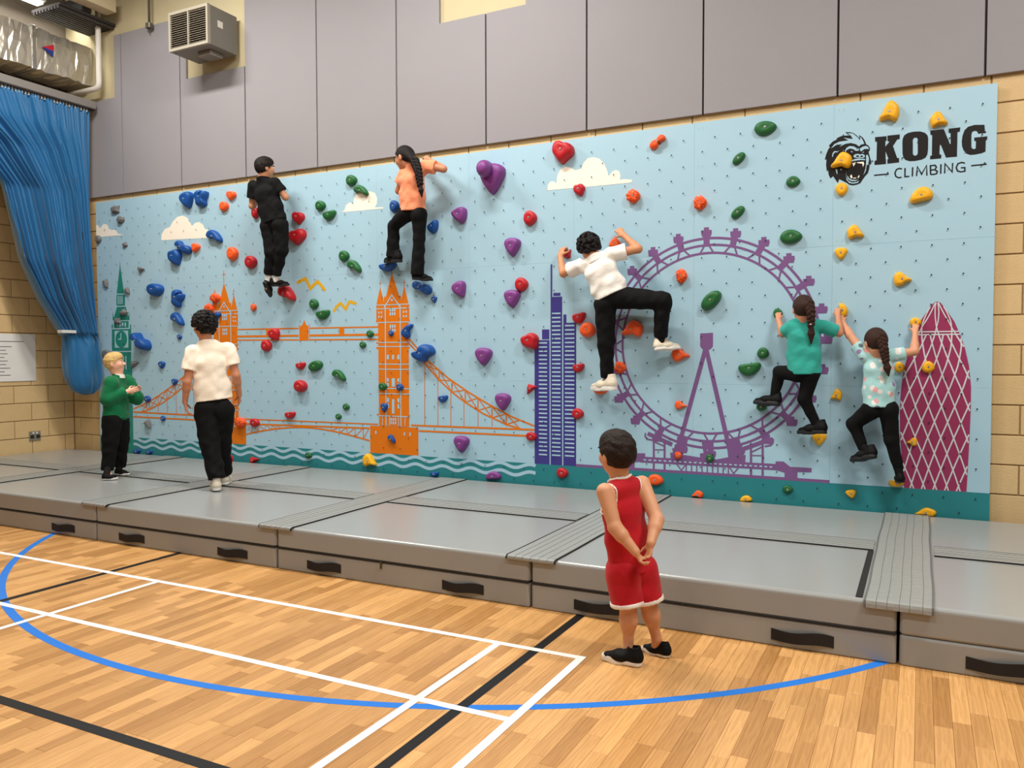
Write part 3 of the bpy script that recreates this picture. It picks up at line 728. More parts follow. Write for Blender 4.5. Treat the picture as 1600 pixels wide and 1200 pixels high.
for sg in (-1, 1):
    for k in range(-14, 15):
        run = []
        for z in zs:
            u = .372*k + sg*1.6*(z-zc0)
            if -1 <= u <= 1:
                a, b = edge_x(Lb, z), edge_x(Rb, z); run.append(((a+b)/2+(b-a)/2*u, z))
            elif len(run): break
        lowr = [q for q in run if q[1] <= zband]; upr = [q for q in run if q[1] >= zband-.012]
        if len(lowr) > 1: h.line(lowr, .0095)
        if len(upr) > 1 and k % 2 == 0: h.line(upr, .0075)
for b in (218, 235):
    z = B(1390+280/3.75, 460+b/3.75)[1]; h.line([(edge_x(Lb, z), z), (edge_x(Rb, z), z)], .009)
h.build('lattice_lines', LAT, 'pale diagonal lattice', o)
# ---- lettering and gorilla emblem
k8 = ((1360, 180), 8)
f = Flat(1)
f.pxp([(58, 275), (202, 262), (204, 318), (188, 322), (187, 396), (238, 330), (215, 325), (212, 256), (368, 240), (366, 298), (336, 304), (282, 385), (334, 535), (358, 537), (358, 590), (212, 606), (212, 552), (226, 546), (189, 450), (190, 550), (194, 552), (194, 610), (52, 622), (52, 570), (76, 566), (82, 330), (60, 332)], *k8)
f.pxp([(400, 340), (405, 290), (425, 250), (470, 222), (540, 206), (620, 203), (680, 220), (712, 250), (722, 290), (720, 430), (712, 490), (690, 530), (640, 555), (560, 572), (490, 575), (440, 560), (412, 530), (402, 480)], *k8,
      holes=[[(530, 310), (540, 290), (560, 280), (580, 282), (592, 300), (592, 470), (585, 495), (560, 508), (540, 500), (530, 480)]])
f.pxp([(750, 193), (918, 176), (993, 360), (1003, 360), (1002, 225), (978, 220), (978, 170), (1124, 152), (1118, 205), (1088, 212), (1082, 518), (945, 530), (880, 370), (868, 372), (862, 490), (886, 494), (884, 540), (746, 552), (748, 508), (768, 505), (772, 248), (750, 245)], *k8)
f.pxp([(1142, 330), (1150, 260), (1175, 190), (1220, 145), (1300, 122), (1425, 120), (1432, 198), (1446, 204), (1444, 222), (1345, 232), (1340, 212), (1320, 195), (1290, 198), (1268, 215), (1262, 250), (1262, 400), (1275, 420), (1300, 425), (1316, 415), (1320, 325), (1298, 322), (1298, 280), (1462, 264), (1458, 310), (1442, 314), (1438, 455), (1390, 475), (1320, 490), (1250, 497), (1200, 480), (1165, 440), (1146, 390)], *k8)
f.build('name_lettering', BLKI, 'bold black slab lettering reading KONG')
f = Flat(1); lw = .0095
for l in ([(395, 672), (360, 665), (325, 680), (306, 725), (318, 765), (350, 782), (390, 776)], [(432, 660), (432, 770), (487, 764)], [(528, 650), (524, 766)], [(576, 760), (586, 642), (640, 738), (702, 628), (706, 754)],
          [(752, 742), (750, 632), (808, 625), (825, 650), (806, 680), (752, 686)], [(800, 681), (836, 700), (828, 730), (800, 738), (752, 742)], [(882, 612), (878, 731)], [(928, 726), (932, 606), (1022, 710), (1028, 598)],
          [(1182, 600), (1140, 590), (1095, 605), (1072, 655), (1090, 698), (1130, 708), (1180, 700), (1180, 655), (1130, 658)], [(45, 752), (228, 735)], [(218, 742), (216, 712)], [(1258, 632), (1454, 612)], [(1428, 615), (1428, 590)]):
    f.pxl(l, lw, *k8)
f.build('small_lettering', BLKI, 'thin black lettering reading CLIMBING between two dashes')
kg = ((1280, 190), 10.91)
f = Flat(1).pxp([(445, 180), (520, 180), (580, 195), (640, 235), (690, 290), (680, 230), (740, 270), (775, 320), (800, 385), (840, 410), (865, 450), (862, 490), (840, 520), (860, 590), (885, 680), (880, 740), (860, 720), (855, 790), (830, 880), (800, 910), (760, 960), (700, 1050), (640, 1075), (570, 1088), (510, 1075), (470, 1045), (340, 980), (318, 1050), (270, 980), (240, 930), (190, 970), (160, 900), (155, 830), (130, 850), (118, 740), (125, 640), (95, 655), (115, 570), (150, 480), (185, 430), (165, 410), (230, 340), (310, 300), (290, 288), (370, 250), (450, 238), (530, 235), (480, 215)], *kg)
o = f.build('gorilla_emblem', BLKI, 'black roaring gorilla head emblem')
f = Flat(2)
for l in ([(480, 195), (570, 205), (640, 255), (695, 320), (705, 262), (745, 320), (770, 380), (710, 395), (678, 425), (630, 388), (540, 366), (450, 380), (345, 430), (395, 388), (300, 395), (200, 460), (260, 385), (340, 345), (440, 330), (500, 322), (415, 275), (500, 290), (575, 298), (540, 240)],
          [(440, 500), (465, 450), (520, 418), (590, 425), (640, 455), (680, 460), (672, 500), (620, 500), (580, 470), (520, 460), (470, 485), (445, 530)], [(690, 465), (740, 430), (800, 415), (840, 440), (845, 475), (820, 465), (770, 470), (715, 510), (700, 500)],
          [(540, 500), (580, 520), (550, 526)], [(725, 532), (768, 508), (757, 530)],
          [(580, 590), (610, 560), (660, 550), (700, 562), (740, 552), (775, 570), (780, 605), (745, 624), (700, 618), (640, 620), (600, 614)],
          [(550, 665), (600, 640), (680, 628), (785, 640), (780, 660), (700, 655), (620, 668), (560, 682)],
          [(480, 920), (510, 970), (560, 993), (620, 997), (672, 986), (620, 1015), (560, 1016), (510, 996), (482, 960)], [(455, 850), (468, 960), (500, 1015), (570, 1042), (640, 1030), (682, 1008), (660, 1045), (580, 1060), (510, 1046), (465, 992)],
          [(800, 570), (830, 570), (850, 640), (835, 740), (810, 740), (795, 840), (755, 915), (790, 800), (800, 700)], [(220, 600), (230, 540), (260, 505), (310, 508), (316, 525), (270, 525), (240, 560), (232, 605)],
          [(262, 690), (370, 540), (382, 548), (290, 682)], [(275, 810), (312, 815), (308, 905), (290, 860)], [(355, 810), (385, 808), (375, 840)]): f.pxp(l, *kg)
f.build('emblem_detail', PALE, None, o)
f = Flat(3)
for l in ([(625, 590), (650, 574), (682, 586), (672, 605), (640, 607)], [(700, 590), (730, 576), (752, 590), (737, 607), (705, 605)]): f.pxp(l, *kg)
f.build('emblem_nostrils', BLKI, None, o)
f = Flat(2)
for l in ([(560, 715), (625, 690), (610, 730), (582, 770), (577, 735)], [(640, 695), (755, 685), (767, 720), (745, 777), (737, 720), (650, 708)], [(525, 935), (550, 900), (570, 960), (545, 970)], [(580, 960), (630, 955), (630, 970), (580, 972)], [(650, 960), (680, 910), (687, 940), (665, 965)]): f.pxp(l, *kg)
f.build('emblem_teeth', CRM, None, o)
# ================================================================== climbing holds
def hold_mat(n, rgb): return mat('hold_'+n, rgb, .42, var=.05, vscale=30, bump=.25, bscale=160, spec=.45)
HM = {'red': hold_mat('red', (186, 22, 34)), 'blue': hold_mat('blue', (12, 76, 150)), 'green': hold_mat('green', (28, 98, 46)), 'orange': hold_mat('orange', (250, 92, 30)),
      'yellow': hold_mat('yellow', (246, 180, 20)), 'purple': hold_mat('purple', (124, 58, 132)), 'grey': mat('hold_grey', (112, 112, 112), .8, var=.15, vscale=60, bump=.6, bscale=90)}
bolt_m = mat('bolt_steel', (206, 204, 198), .3, metal=.5)
SH = {  # outlines, unit half-extent, y up
    'egg': [(math.cos(t)*(1 if math.cos(t) < 0 else .94), math.sin(t)*(1-.18*math.cos(t))) for t in np.linspace(0, 2*math.pi, 20, endpoint=False)],
    'oval': [(math.cos(t), .56*math.sin(t)) for t in np.linspace(0, 2*math.pi, 20, endpoint=False)],
    'tri': [(-.95, .45), (-.75, .85), (-.2, 1.0), (.5, .95), (.95, .7), (1, .3), (.75, -.2), (.45, -.65), (.15, -.98), (-.12, -.98), (-.45, -.6), (-.8, -.05)],
    'bean': [(-1, .35), (-.75, .85), (-.25, 1), (.25, .75), (.65, .25), (1, -.45), (.98, -.85), (.75, -1), (.45, -.7), (.15, -.3), (-.3, -.2), (-.75, -.25), (-.98, .05)],
    'heart': [(-1, .35), (-.85, .85), (-.5, 1), (-.15, .9), (.08, .78), (.35, .84), (.75, .68), (1, .2), (.9, -.3), (.5, -.6), (.2, -.98), (-.2, -.95), (-.6, -.5), (-.95, -.1)],
    'hook': [(-.75, .2), (-.7, .75), (-.3, 1), (.2, .95), (.5, .7), (.3, .5), (-.05, .55), (-.2, .3), (.1, .15), (.55, .45), (1, .5), (.95, .1), (.6, -.25), (.35, -.4), (.35, -.85), (0, -1), (-.5, -.9), (-.85, -.6), (-.7, -.25)],
    'wing': [(-1, -.55), (-.7, -.2), (-.45, .35), (-.1, .9), (.2, 1), (.6, .75), (.95, .3), (.9, -.4), (.7, -.95), (.35, -.85), (.05, -.6), (-.35, -.65), (-.75, -.75)],
    'fang': [(-.85, .75), (-.3, .95), (.1, .7), (.45, .2), (1, -.1), (.95, -.35), (.4, -.45), (.1, -.75), (-.35, -1), (-.75, -.85), (-.95, -.2)],
    'half': [(-1, .05), (-.85, -.5), (-.4, -.95), (.15, -.95), (.65, -.55), (.95, .05), (1, .55), (.75, .75), (.2, .6), (-.4, .5), (-.85, .4)],
    'rock': [(-.9, .5), (-.3, 1), (.35, .75), (1, .85), (.85, -.1), (.95, -.7), (.2, -1), (-.6, -.75), (-1, -.15)],
    'shard': [(-1, .55), (-.2, .75), (.7, 1), (1, .1), (.95, -1), (.35, -.65), (-.35, -.05)],
    'dumb': [(-1, .6), (-.75, .95), (-.3, .95), (-.08, .45), (.12, .28), (.35, .25), (.75, .1), (1, -.45), (.85, -.85), (.4, -1), (0, -.8), (-.15, -.35), (-.12, .02), (-.45, -.05), (-.7, .15), (-.95, .2)],
    'cluster': [(-1, -.1), (-.7, .15), (-.35, .1), (-.25, .7), (.15, 1), (.7, .85), (1, .3), (.95, -.1), (.55, -.3), (.3, -.5), (.25, -.9), (-.2, -1), (-.55, -.75), (-.85, -.55)],
}
def hold(colour, shape, px, py, w, h, label, rot=0, flip=False, deep=.42, bolt=(0, 0), knob=False, rough=False):
    a = B(px-w/2, py); b = B(px+w/2, py); c = B(px, py-h/2); d = B(px, py+h/2)
    hw, hh = (b[0]-a[0])/2, (c[1]-d[1])/2; cx_, cz_ = B(px, py); rg = random.Random(int(px*13+py*7))
    out = [Vector((-x if flip else x, z)) for x, z in SH[shape]]
    # smooth the outline (rocks keep their corners)
    if shape not in ('rock', 'shard'):
        for _ in range(1):
            o2 = []
            for i, v in enumerate(out):
                n = out[(i+1) % len(out)]; o2 += [v*.75+n*.25, v*.25+n*.75]
            out = o2
    if rot:
        cr, sr = math.cos(math.radians(rot)), math.sin(math.radians(rot)); out = [Vector((v.x*cr-v.y*sr, v.x*sr+v.y*cr)) for v in out]
    mx = max(abs(v.x) for v in out); mz = max(abs(v.y) for v in out); out = [Vector((v.x/mx*hw, v.y/mz*hh)) for v in out]
    if sum(p.x*q.y-q.x*p.y for p, q in zip(out, out[1:]+out[:1])) < 0: out = out[::-1]
    cen = sum(out, Vector((0, 0)))/len(out); D = deep*2*min(hw, hh)*1.05 if not rough else .5*2*min(hw, hh); D = max(.02, D)
    if shape in ('rock', 'shard'): levels = [(1, 0), (1, .25), (.62, .9), (.2, 1)]
    else: levels = [(1, 0), (1.0, .30), (.955, .58), (.86, .80), (.70, .95), (.46, 1.0), (.18, .95)]
    V = []; n = len(out); up = hh*.10
    for s, zf in levels:
        for v in out:
            q = cen+(v-cen)*s; j = 1
            if rough and 0 < zf < 1: j = 1+.22*rg.uniform(-1, 1)
            jj = rg.uniform(-.12, .12)*hw if shape in ('rock', 'shard') and 0 < zf else 0
            V.append((cx_+cen.x+(q.x-cen.x)*(j if s < 1 else 1)+jj*.5, BY-.0005-D*zf*(j if zf < 1 else 1), cz_+cen.y+(q.y-cen.y)*(j if s < 1 else 1)+up*zf+jj*.4))
    V.append((cx_+cen.x, BY-D*(1.0 if shape in ('rock', 'shard') else .92), cz_+cen.y+up)); Fc = []
    for k in range(len(levels)-1):
        for i in range(n): Fc.append((k*n+i, k*n+(i+1) % n, (k+1)*n+(i+1) % n, (k+1)*n+i))
    for i in range(n): Fc.append(((len(levels)-1)*n+i, (len(levels)-1)*n+(i+1) % n, len(V)-1))
    e = empty('climbing_hold', (cx_, BY-.001, cz_), label, 'climbing hold', colour+' climbing holds')
    mesh('grip', V, Fc, HM[colour], e, smooth=(shape not in ('rock', 'shard')))
    if knob:
        mb = MB(); kx, kz = cx_-hw*.30, cz_+hh*.45; K = []; kn = 16; Fk = []
        prof = [(.0, .56), (.06, .56), (.13, .54), (.19, .46), (.225, .30), (.232, .12)]
        for q, r in prof:
            for i in range(kn): t = 2*math.pi*i/kn; K.append((kx+r*hw*math.cos(t)+q*.15, BY-.05-q*.8, kz+r*hw*math.sin(t)*1.1+hh*.15-q*.05))
        for k in range(len(prof)-1):
            for i in range(kn): Fk.append((k*kn+i, k*kn+(i+1) % kn, (k+1)*kn+(i+1) % kn, (k+1)*kn+i))
        Fk.append(tuple(range((len(prof)-1)*kn, len(prof)*kn))); mesh('knob', K, Fk, HM[colour], e, smooth=True)
    if colour != 'grey' and min(w, h) > 6:
        bx, bz = cx_+cen.x+bolt[0]*hw, cz_+cen.y+up*.8+bolt[1]*hh; r = .0085; mb = MB()
        mb.tube([(bx, BY-D*.8, bz), (bx, BY-D*1.0-.003, bz)], r, 8); mb.build('bolt', bolt_m, e)
        MB().tube([(bx, BY-D*.8, bz), (bx, BY-D*1.0-.004, bz)], r*.45, 6).build('bolt_socket', mat('socket_black', (50, 46, 46), .6), e)
hold('grey', 'rock', 181, 328, 13, 13, 'grey notched rock hold topmost on the left edge above the first cloud')
hold('grey', 'rock', 190, 344, 11, 14, 'grey ridged rock hold just below the topmost grey one', rot=70)
hold('grey', 'egg', 155.5, 374, 8, 12, 'dark grey oval hold on the cloud at the left edge')
hold('grey', 'rock', 196, 383, 8, 9, 'small square grey hold right of the left edge cloud', rot=20)
hold('grey', 'shard', 222, 420, 10, 13, 'grey star shaped hold right of the clock tower spire', rot=200)
hold('grey', 'shard', 165.5, 443, 8, 14, 'grey wedge hold left of the clock tower spire')
hold('grey', 'shard', 199, 455, 9, 12, 'grey wedge hold touching the right of the clock tower spire', rot=10)
hold('grey', 'rock', 194, 489, 13, 13, 'larger grey angular hold on the clock tower roof', rot=40)
hold('grey', 'rock', 184.5, 502, 10, 11, 'grey angular hold above the clock face', rot=10)
hold('grey', 'egg', 169, 553, 13, 13, 'dark grey hold behind the head of the boy in green')
hold('grey', 'shard', 212, 570, 12, 12, 'grey wedge hold right of the face of the boy in green', flip=1)
hold('grey', 'shard', 232, 663, 11, 16, 'grey pointed hold below the left end of the bridge road', rot=15)
hold('blue', 'tri', 295, 314, 19, 26, 'big blue hold above the second cloud, left of the pair', rot=15)
hold('blue', 'hook', 318, 311, 19, 27, 'blue branching hold above the second cloud, right of the pair', rot=20)
hold('blue', 'bean', 337, 370, 23, 21, 'blue curved hold at the right end of the second cloud')
hold('blue', 'dumb', 289, 387, 24, 22, 'blue knobbly hold under the second cloud touching an orange one')
hold('blue', 'heart', 277, 403, 19, 25, 'blue hold below and left of the knobbly one under the second cloud', rot=20)
hold('blue', 'egg', 247, 453, 22, 21, 'big smooth blue hold between the clock tower and the orange tower', rot=20, deep=.6)
hold('blue', 'hook', 281, 467, 18, 28, 'blue C shaped hold left of the left orange tower')
hold('blue', 'bean', 279.5, 499, 18, 21, "blue slug shaped hold just left of the teenager's hair")
hold('blue', 'dumb', 225.5, 534, 24, 28, 'blue double ball hold right of the clock face', deep=.6)
hold('blue', 'heart', 281.5, 527, 7, 8, "tiny blue hold left of the teenager's neck")
hold('blue', 'tri', 254, 570.5, 10, 11, 'small blue hold between the boy in green and the teenager')
hold('blue', 'tri', 274, 597, 9, 10, 'small blue hold on the upper chord of the left bridge span')
hold('blue', 'egg', 232, 623.5, 9, 10, 'small blue hold on the lower end of the left bridge span')
hold('blue', 'egg', 256, 654, 7, 8, 'tiny blue hold on the left bridge road')
hold('blue', 'half', 215, 705, 11, 9, "blue hold on the water, nearest the boy in green's knee")
hold('blue', 'half', 234, 706.5, 10, 8, 'blue hold on the water, second from the left')
hold('blue', 'bean', 341, 495, 11, 17, "blue hold on the left orange tower beside the teenager's hair", rot=60)
hold('orange', 'heart', 363, 306, 14, 14, 'small orange hold highest on the left half')
hold('orange', 'egg', 352, 323, 13, 15, 'small orange hold just below the highest one on the left half')
hold('orange', 'tri', 307, 388, 14, 15, 'orange hold under the second cloud touching a blue one', rot=-20)
hold('orange', 'egg', 366, 397, 15, 21, "oval orange hold left of the boy in black's knees")
hold('orange', 'egg', 339, 466, 13, 14, "bumpy orange hold on the left orange tower's turret", rough=1)
hold('orange', 'egg', 329.5, 483, 12, 15, "bumpy orange hold just above the teenager's hair", rough=1)
hold('orange', 'egg', 397.5, 480.5, 8, 11, 'tiny orange hold right of the left orange tower')
hold('orange', 'egg', 378.5, 660, 15, 15, "bumpy orange hold by the teenager's right hand", rough=1)
hold('red', 'egg', 401, 333, 11, 18, 'red hold half hidden at the waist of the boy in black')
hold('red', 'heart', 468, 341, 18, 19, "red notched hold right of the boy in black's hip")
hold('red', 'heart', 466, 371, 27, 24, "big red hold right of the boy in black's thighs", flip=1)
hold('red', 'egg', 394.5, 410, 17, 20, "red hold left of the boy in black's shins")
hold('red', 'bean', 451, 459, 24, 27, "big red hold beside the boy in black's feet", rot=10, deep=.5)
hold('red', 'heart', 431, 523, 18, 20, 'red hold on the upper walkway of the bridge', rot=30)
hold('red', 'egg', 418.5, 540.5, 15, 18, 'red hold just under the bridge walkway')
hold('red', 'half', 471, 571, 15, 13, 'red hold beside the green one under the bridge walkway')
hold('red', 'egg', 472.5, 603.5, 18, 19, 'red dome hold in the middle of the bridge opening', deep=.55)
hold('red', 'half', 454.5, 648, 16, 13, 'red hold just above the bridge road')
hold('red', 'egg', 399.5, 660.5, 14, 13, 'red hold on the bridge road truss at left')
hold('red', 'shard', 361, 717, 9, 13, "red pointed hold at the teenager's shin on the water", rot=10)
hold('red', 'shard', 399, 720, 15, 12, 'red pointed hold on the water right of the teenager', flip=1)
hold('green', 'egg', 551, 282.5, 16, 17, 'green round hold highest near the third cloud')
hold('green', 'bean', 565.5, 298.5, 22, 18, 'green curved hold resting on the third cloud')
hold('green', 'egg', 502.5, 322, 15, 16, 'green round hold left of the third cloud')
hold('green', 'half', 516, 336, 20, 17, 'green curved hold left of and below the third cloud')
hold('green', 'egg', 539.5, 400.5, 15, 17, 'green round hold below the third cloud')
hold('green', 'bean', 555, 416.5, 21, 20, "green curved hold below the third cloud, left of the girl's foot")
hold('green', 'egg', 492.5, 475.5, 13, 16, 'green round hold between the two gulls')
hold('green', 'half', 506, 491, 21, 17, 'green oval hold left of the lower gull')
hold('green', 'egg', 579.5, 522, 11, 11, 'small green hold at the right end of the bridge walkway')
hold('green', 'egg', 568, 539, 10, 10, 'small green hold just under the right end of the walkway')
hold('green', 'oval', 494.5, 572, 21, 17, 'green oval hold beside a red one in the bridge opening', rot=15)
hold('green', 'bean', 531, 586.5, 20, 18, 'green curved hold right of centre in the bridge opening')
hold('green', 'egg', 599.5, 604, 13, 12, 'small green hold on the right orange tower')
hold('green', 'egg', 542, 636, 10, 10, 'small green hold low in the bridge opening, the upper of two')
hold('green', 'egg', 530, 651, 9, 9, 'small green hold low in the bridge opening, the lower of two')
hold('green', 'egg', 483.5, 711.5, 10, 9, 'small green hold on the waves', rough=1)
hold('blue', 'egg', 618, 323, 14, 19, "blue hold half hidden left of the girl in orange's hip")
hold('blue', 'half', 678, 354.5, 17, 21, "blue hold right of the girl in orange's thigh", rot=20)
hold('blue', 'half', 608, 417, 25, 15, 'blue hold under the left shoe of the girl in orange', deep=.8)
hold('blue', 'dumb', 662, 450, 28, 22, 'blue hold under the right shoe of the girl in orange', rot=20, deep=.6)
hold('blue', 'tri', 679, 468.5, 9, 10, 'tiny blue hold below the right shoe of the girl in orange')
hold('blue', 'bean', 638.5, 518, 18, 23, 'blue hold on the right edge of the right orange tower', rot=100)
hold('blue', 'egg', 612, 521, 8, 9, 'tiny blue hold high on the right orange tower')
hold('blue', 'cluster', 664, 552, 34, 28, 'largest blue lumpy hold at the top of the right bridge span', deep=.6)
hold('blue', 'egg', 626, 605, 11, 11, 'small blue hold on the right orange tower beside a green one')
hold('blue', 'tri', 601.5, 637, 11, 14, 'small blue hold low on the right orange tower')
hold('blue', 'half', 693, 622.5, 15, 13, 'blue hold among the hangers of the right bridge span')
hold('blue', 'bean', 613, 685.5, 11, 13, 'small blue hold on the orange bridge pier')
hold('blue', 'half', 679.5, 740.5, 13, 10, 'blue hold on the waves right of the orange pier')
hold('yellow', 'wing', 579.5, 719, 20, 21, 'yellow hold on the waves at the orange pier', flip=1)
hold('purple', 'tri', 771, 281, 39, 47, 'largest purple hold with a protruding knob', knob=1, deep=.35)
hold('purple', 'tri', 719, 336, 23, 28, 'purple hold right of the girl in orange, pointing left', rot=-100)
hold('purple', 'tri', 802, 387, 25, 29, 'purple hold left of the white-shirted climber')
hold('purple', 'tri', 720, 453.5, 23, 28, "purple hold right of the girl in orange's lower shoe", rot=25)
hold('purple', 'tri', 801.5, 467.5, 25, 28, 'purple hold just below a red one above the indigo towers')
hold('purple', 'tri', 757, 557.5, 26, 28, 'purple hold in the open sky between bridge and indigo towers')
hold('purple', 'tri', 787, 628, 24, 27, 'purple hold just above the right bridge span')
hold('purple', 'tri', 722.5, 694, 23, 26, 'purple hold between the bridge road and the waves')
hold('purple', 'half', 772, 744, 24, 15, 'purple hold at the bottom on the waves', rot=180)
hold('red', 'heart', 881.5, 239.5, 33, 36, 'largest red notched hold above the big cloud', rot=-8)
hold('red', 'heart', 906.5, 297.5, 19, 19, 'red hold on the lower edge of the big cloud', rot=20)
hold('red', 'egg', 830, 341.5, 20, 23, 'red hold left of and below the big cloud')
hold('red', 'egg', 816.5, 445, 20, 22, 'red hold touching the purple one above the indigo towers')
hold('red', 'heart', 831, 534, 30, 27, 'large red hold on the left indigo tower', rot=35, deep=.5)
hold('red', 'shard', 832, 608, 16, 16, 'red hold on the left edge of the indigo towers, halfway up', flip=1)
hold('red', 'egg', 831.5, 682, 17, 14, 'red hold at the end of the bridge road on the indigo towers')
hold('red', 'rock', 886, 397, 13, 15, 'red hold in the left hand of the white-shirted climber')
hold('red', 'half', 905.5, 496, 21, 20, 'red hold right of the indigo towers beside a big orange one')
hold('red', 'half', 904.5, 574, 18, 16, 'red hold on the right edge of the indigo towers, halfway up')
hold('red', 'egg', 904, 646.5, 18, 17, 'red hold on the right edge of the indigo towers, low down')
hold('red', 'egg', 880, 739, 18, 16, 'red hold on the teal band below the indigo towers')
hold('orange', 'half', 939.5, 611, 22, 10, 'orange hold under the left shoe of the white-shirted climber', deep=.8)
hold('orange', 'dumb', 1028, 223, 25, 21, 'orange hold highest, right of the big cloud', flip=1)
hold('orange', 'egg', 991.5, 307.5, 20, 20, 'bumpy orange hold at the right tip of the big cloud', rough=1)
hold('orange', 'egg', 1095.5, 318, 20, 21, 'bumpy orange hold above the observation wheel', rough=1)
hold('orange', 'tri', 962, 380, 19, 17, 'orange pointed hold behind the raised arm of the white-shirted climber', rot=180)
hold('orange', 'egg', 1066, 432, 17, 21, 'bumpy orange hold inside the top of the wheel', rough=1)
hold('orange', 'egg', 920.5, 516, 25, 24, "large smooth orange hold left of the white-shirted climber's thigh", rot=-20, deep=.5)
hold('orange', 'wing', 989, 514, 33, 27, "orange winged hold between the white-shirted climber's legs")
hold('orange', 'fang', 1064, 554, 29, 22, 'orange hold under the right shoe of the white-shirted climber')
hold('orange', 'egg', 970.5, 574.5, 17, 18, 'bumpy orange hold on the left rim of the wheel', rough=1)
hold('orange', 'fang', 1064, 633, 19, 14, 'small orange fang shaped hold inside the lower wheel')
hold('orange', 'egg', 1060.5, 711.5, 11, 11, 'small orange hold at the foot of the wheel', rough=1)
hold('orange', 'egg', 1025.5, 750, 25, 18, 'orange hold on the teal band beside the boy in red', rot=-15)
hold('orange', 'wing', 1090, 772, 18, 12, 'orange winged hold at the mat edge right of the boy in red')
hold('green', 'egg', 1197, 201, 36, 22, 'large green oval hold highest above the wheel', rot=8)
hold('green', 'oval', 1155, 248.5, 20, 18, 'green hold below and left of the highest large green one', rot=35)
hold('green', 'oval', 1153.5, 332.5, 21, 19, 'green hold above the top of the wheel', rot=35)
hold('green', 'egg', 1240, 284.5, 23, 17, 'green hold left of the gorilla emblem', rot=-15)
hold('green', 'egg', 1237, 370.5, 36, 22, 'large green oval hold at the upper right of the wheel', rot=-10)
hold('green', 'oval', 1112, 470, 31, 30, 'large tilted green hold inside the wheel', rot=40)
hold('green', 'egg', 1193, 552, 19, 18, 'green round hold left of the girl in teal', rot=-20)
hold('green', 'half', 1171.5, 575.5, 36, 24, "large half moon green hold left of the girl in teal's hips")
hold('green', 'egg', 1190.5, 636, 16, 13, 'green hold under the left shoe of the girl in teal', deep=.7)
hold('green', 'egg', 1216, 490, 15, 16, 'dark green hold in the left hand of the girl in teal')
hold('green', 'egg', 1110, 716, 13, 13, 'green hold at the foot of the wheel')
hold('green', 'egg', 1231.5, 764.5, 17, 12, 'green hold on the teal band below the girl in teal')
hold('yellow', 'wing', 1389.5, 176, 32, 33, 'large yellow winged hold highest above the lettering')
hold('yellow', 'wing', 1467, 188, 28, 25, 'yellow hold resting on the top of the big lettering', flip=1)
hold('yellow', 'wing', 1315, 252, 33, 26, "yellow hold on the gorilla emblem's cheek")
hold('yellow', 'egg', 1316, 296, 20, 21, 'yellow hold just below the gorilla emblem', rot=20)
hold('yellow', 'half', 1440, 307, 37, 27, 'large curled yellow hold below the small lettering', rot=180)
hold('yellow', 'wing', 1337, 363, 27, 23, "yellow hold above the pair right of the wheel's top", flip=1)
hold('yellow', 'tri', 1314, 397, 21, 19, "yellow hold right of the wheel's upper rim")
hold('yellow', 'fang', 1410, 436, 29, 23, "yellow hold above the magenta tower's left")
hold('yellow', 'half', 1317, 486, 16, 24, "yellow hold gripped by both girls' hands", rot=90, deep=.7)
hold('yellow', 'wing', 1307, 617, 18, 19, 'yellow hold between the two girls at hip height')
hold('yellow', 'tri', 1280, 686, 24, 20, 'yellow hold under the right shoe of the girl in teal')
hold('yellow', 'egg', 1406, 574, 16, 17, 'yellow hold on the left edge of the magenta tower')
hold('yellow', 'egg', 1451, 574, 21, 19, 'yellow hold in the middle of the magenta tower', rot=-20)
hold('yellow', 'fang', 1425, 690, 17, 14, 'yellow hold low on the magenta tower', flip=1)
hold('yellow', 'egg', 1431, 504, 19, 15, 'yellow hold in the right hand of the girl in floral shirt', deep=.6)
hold('yellow', 'half', 1401, 754, 26, 13, 'yellow hold under the right shoe of the girl in floral shirt', deep=.9)
hold('yellow', 'tri', 1330, 772, 18, 14, "yellow hold on the teal band left of the floral girl's shoe", rot=15)
hold('yellow', 'half', 1166, 780, 19, 12, 'small yellow hold at the mat edge below the wheel', rot=180)
hold('yellow', 'wing', 1446, 800, 34, 14, 'flat yellow hold at the mat edge below the magenta tower')
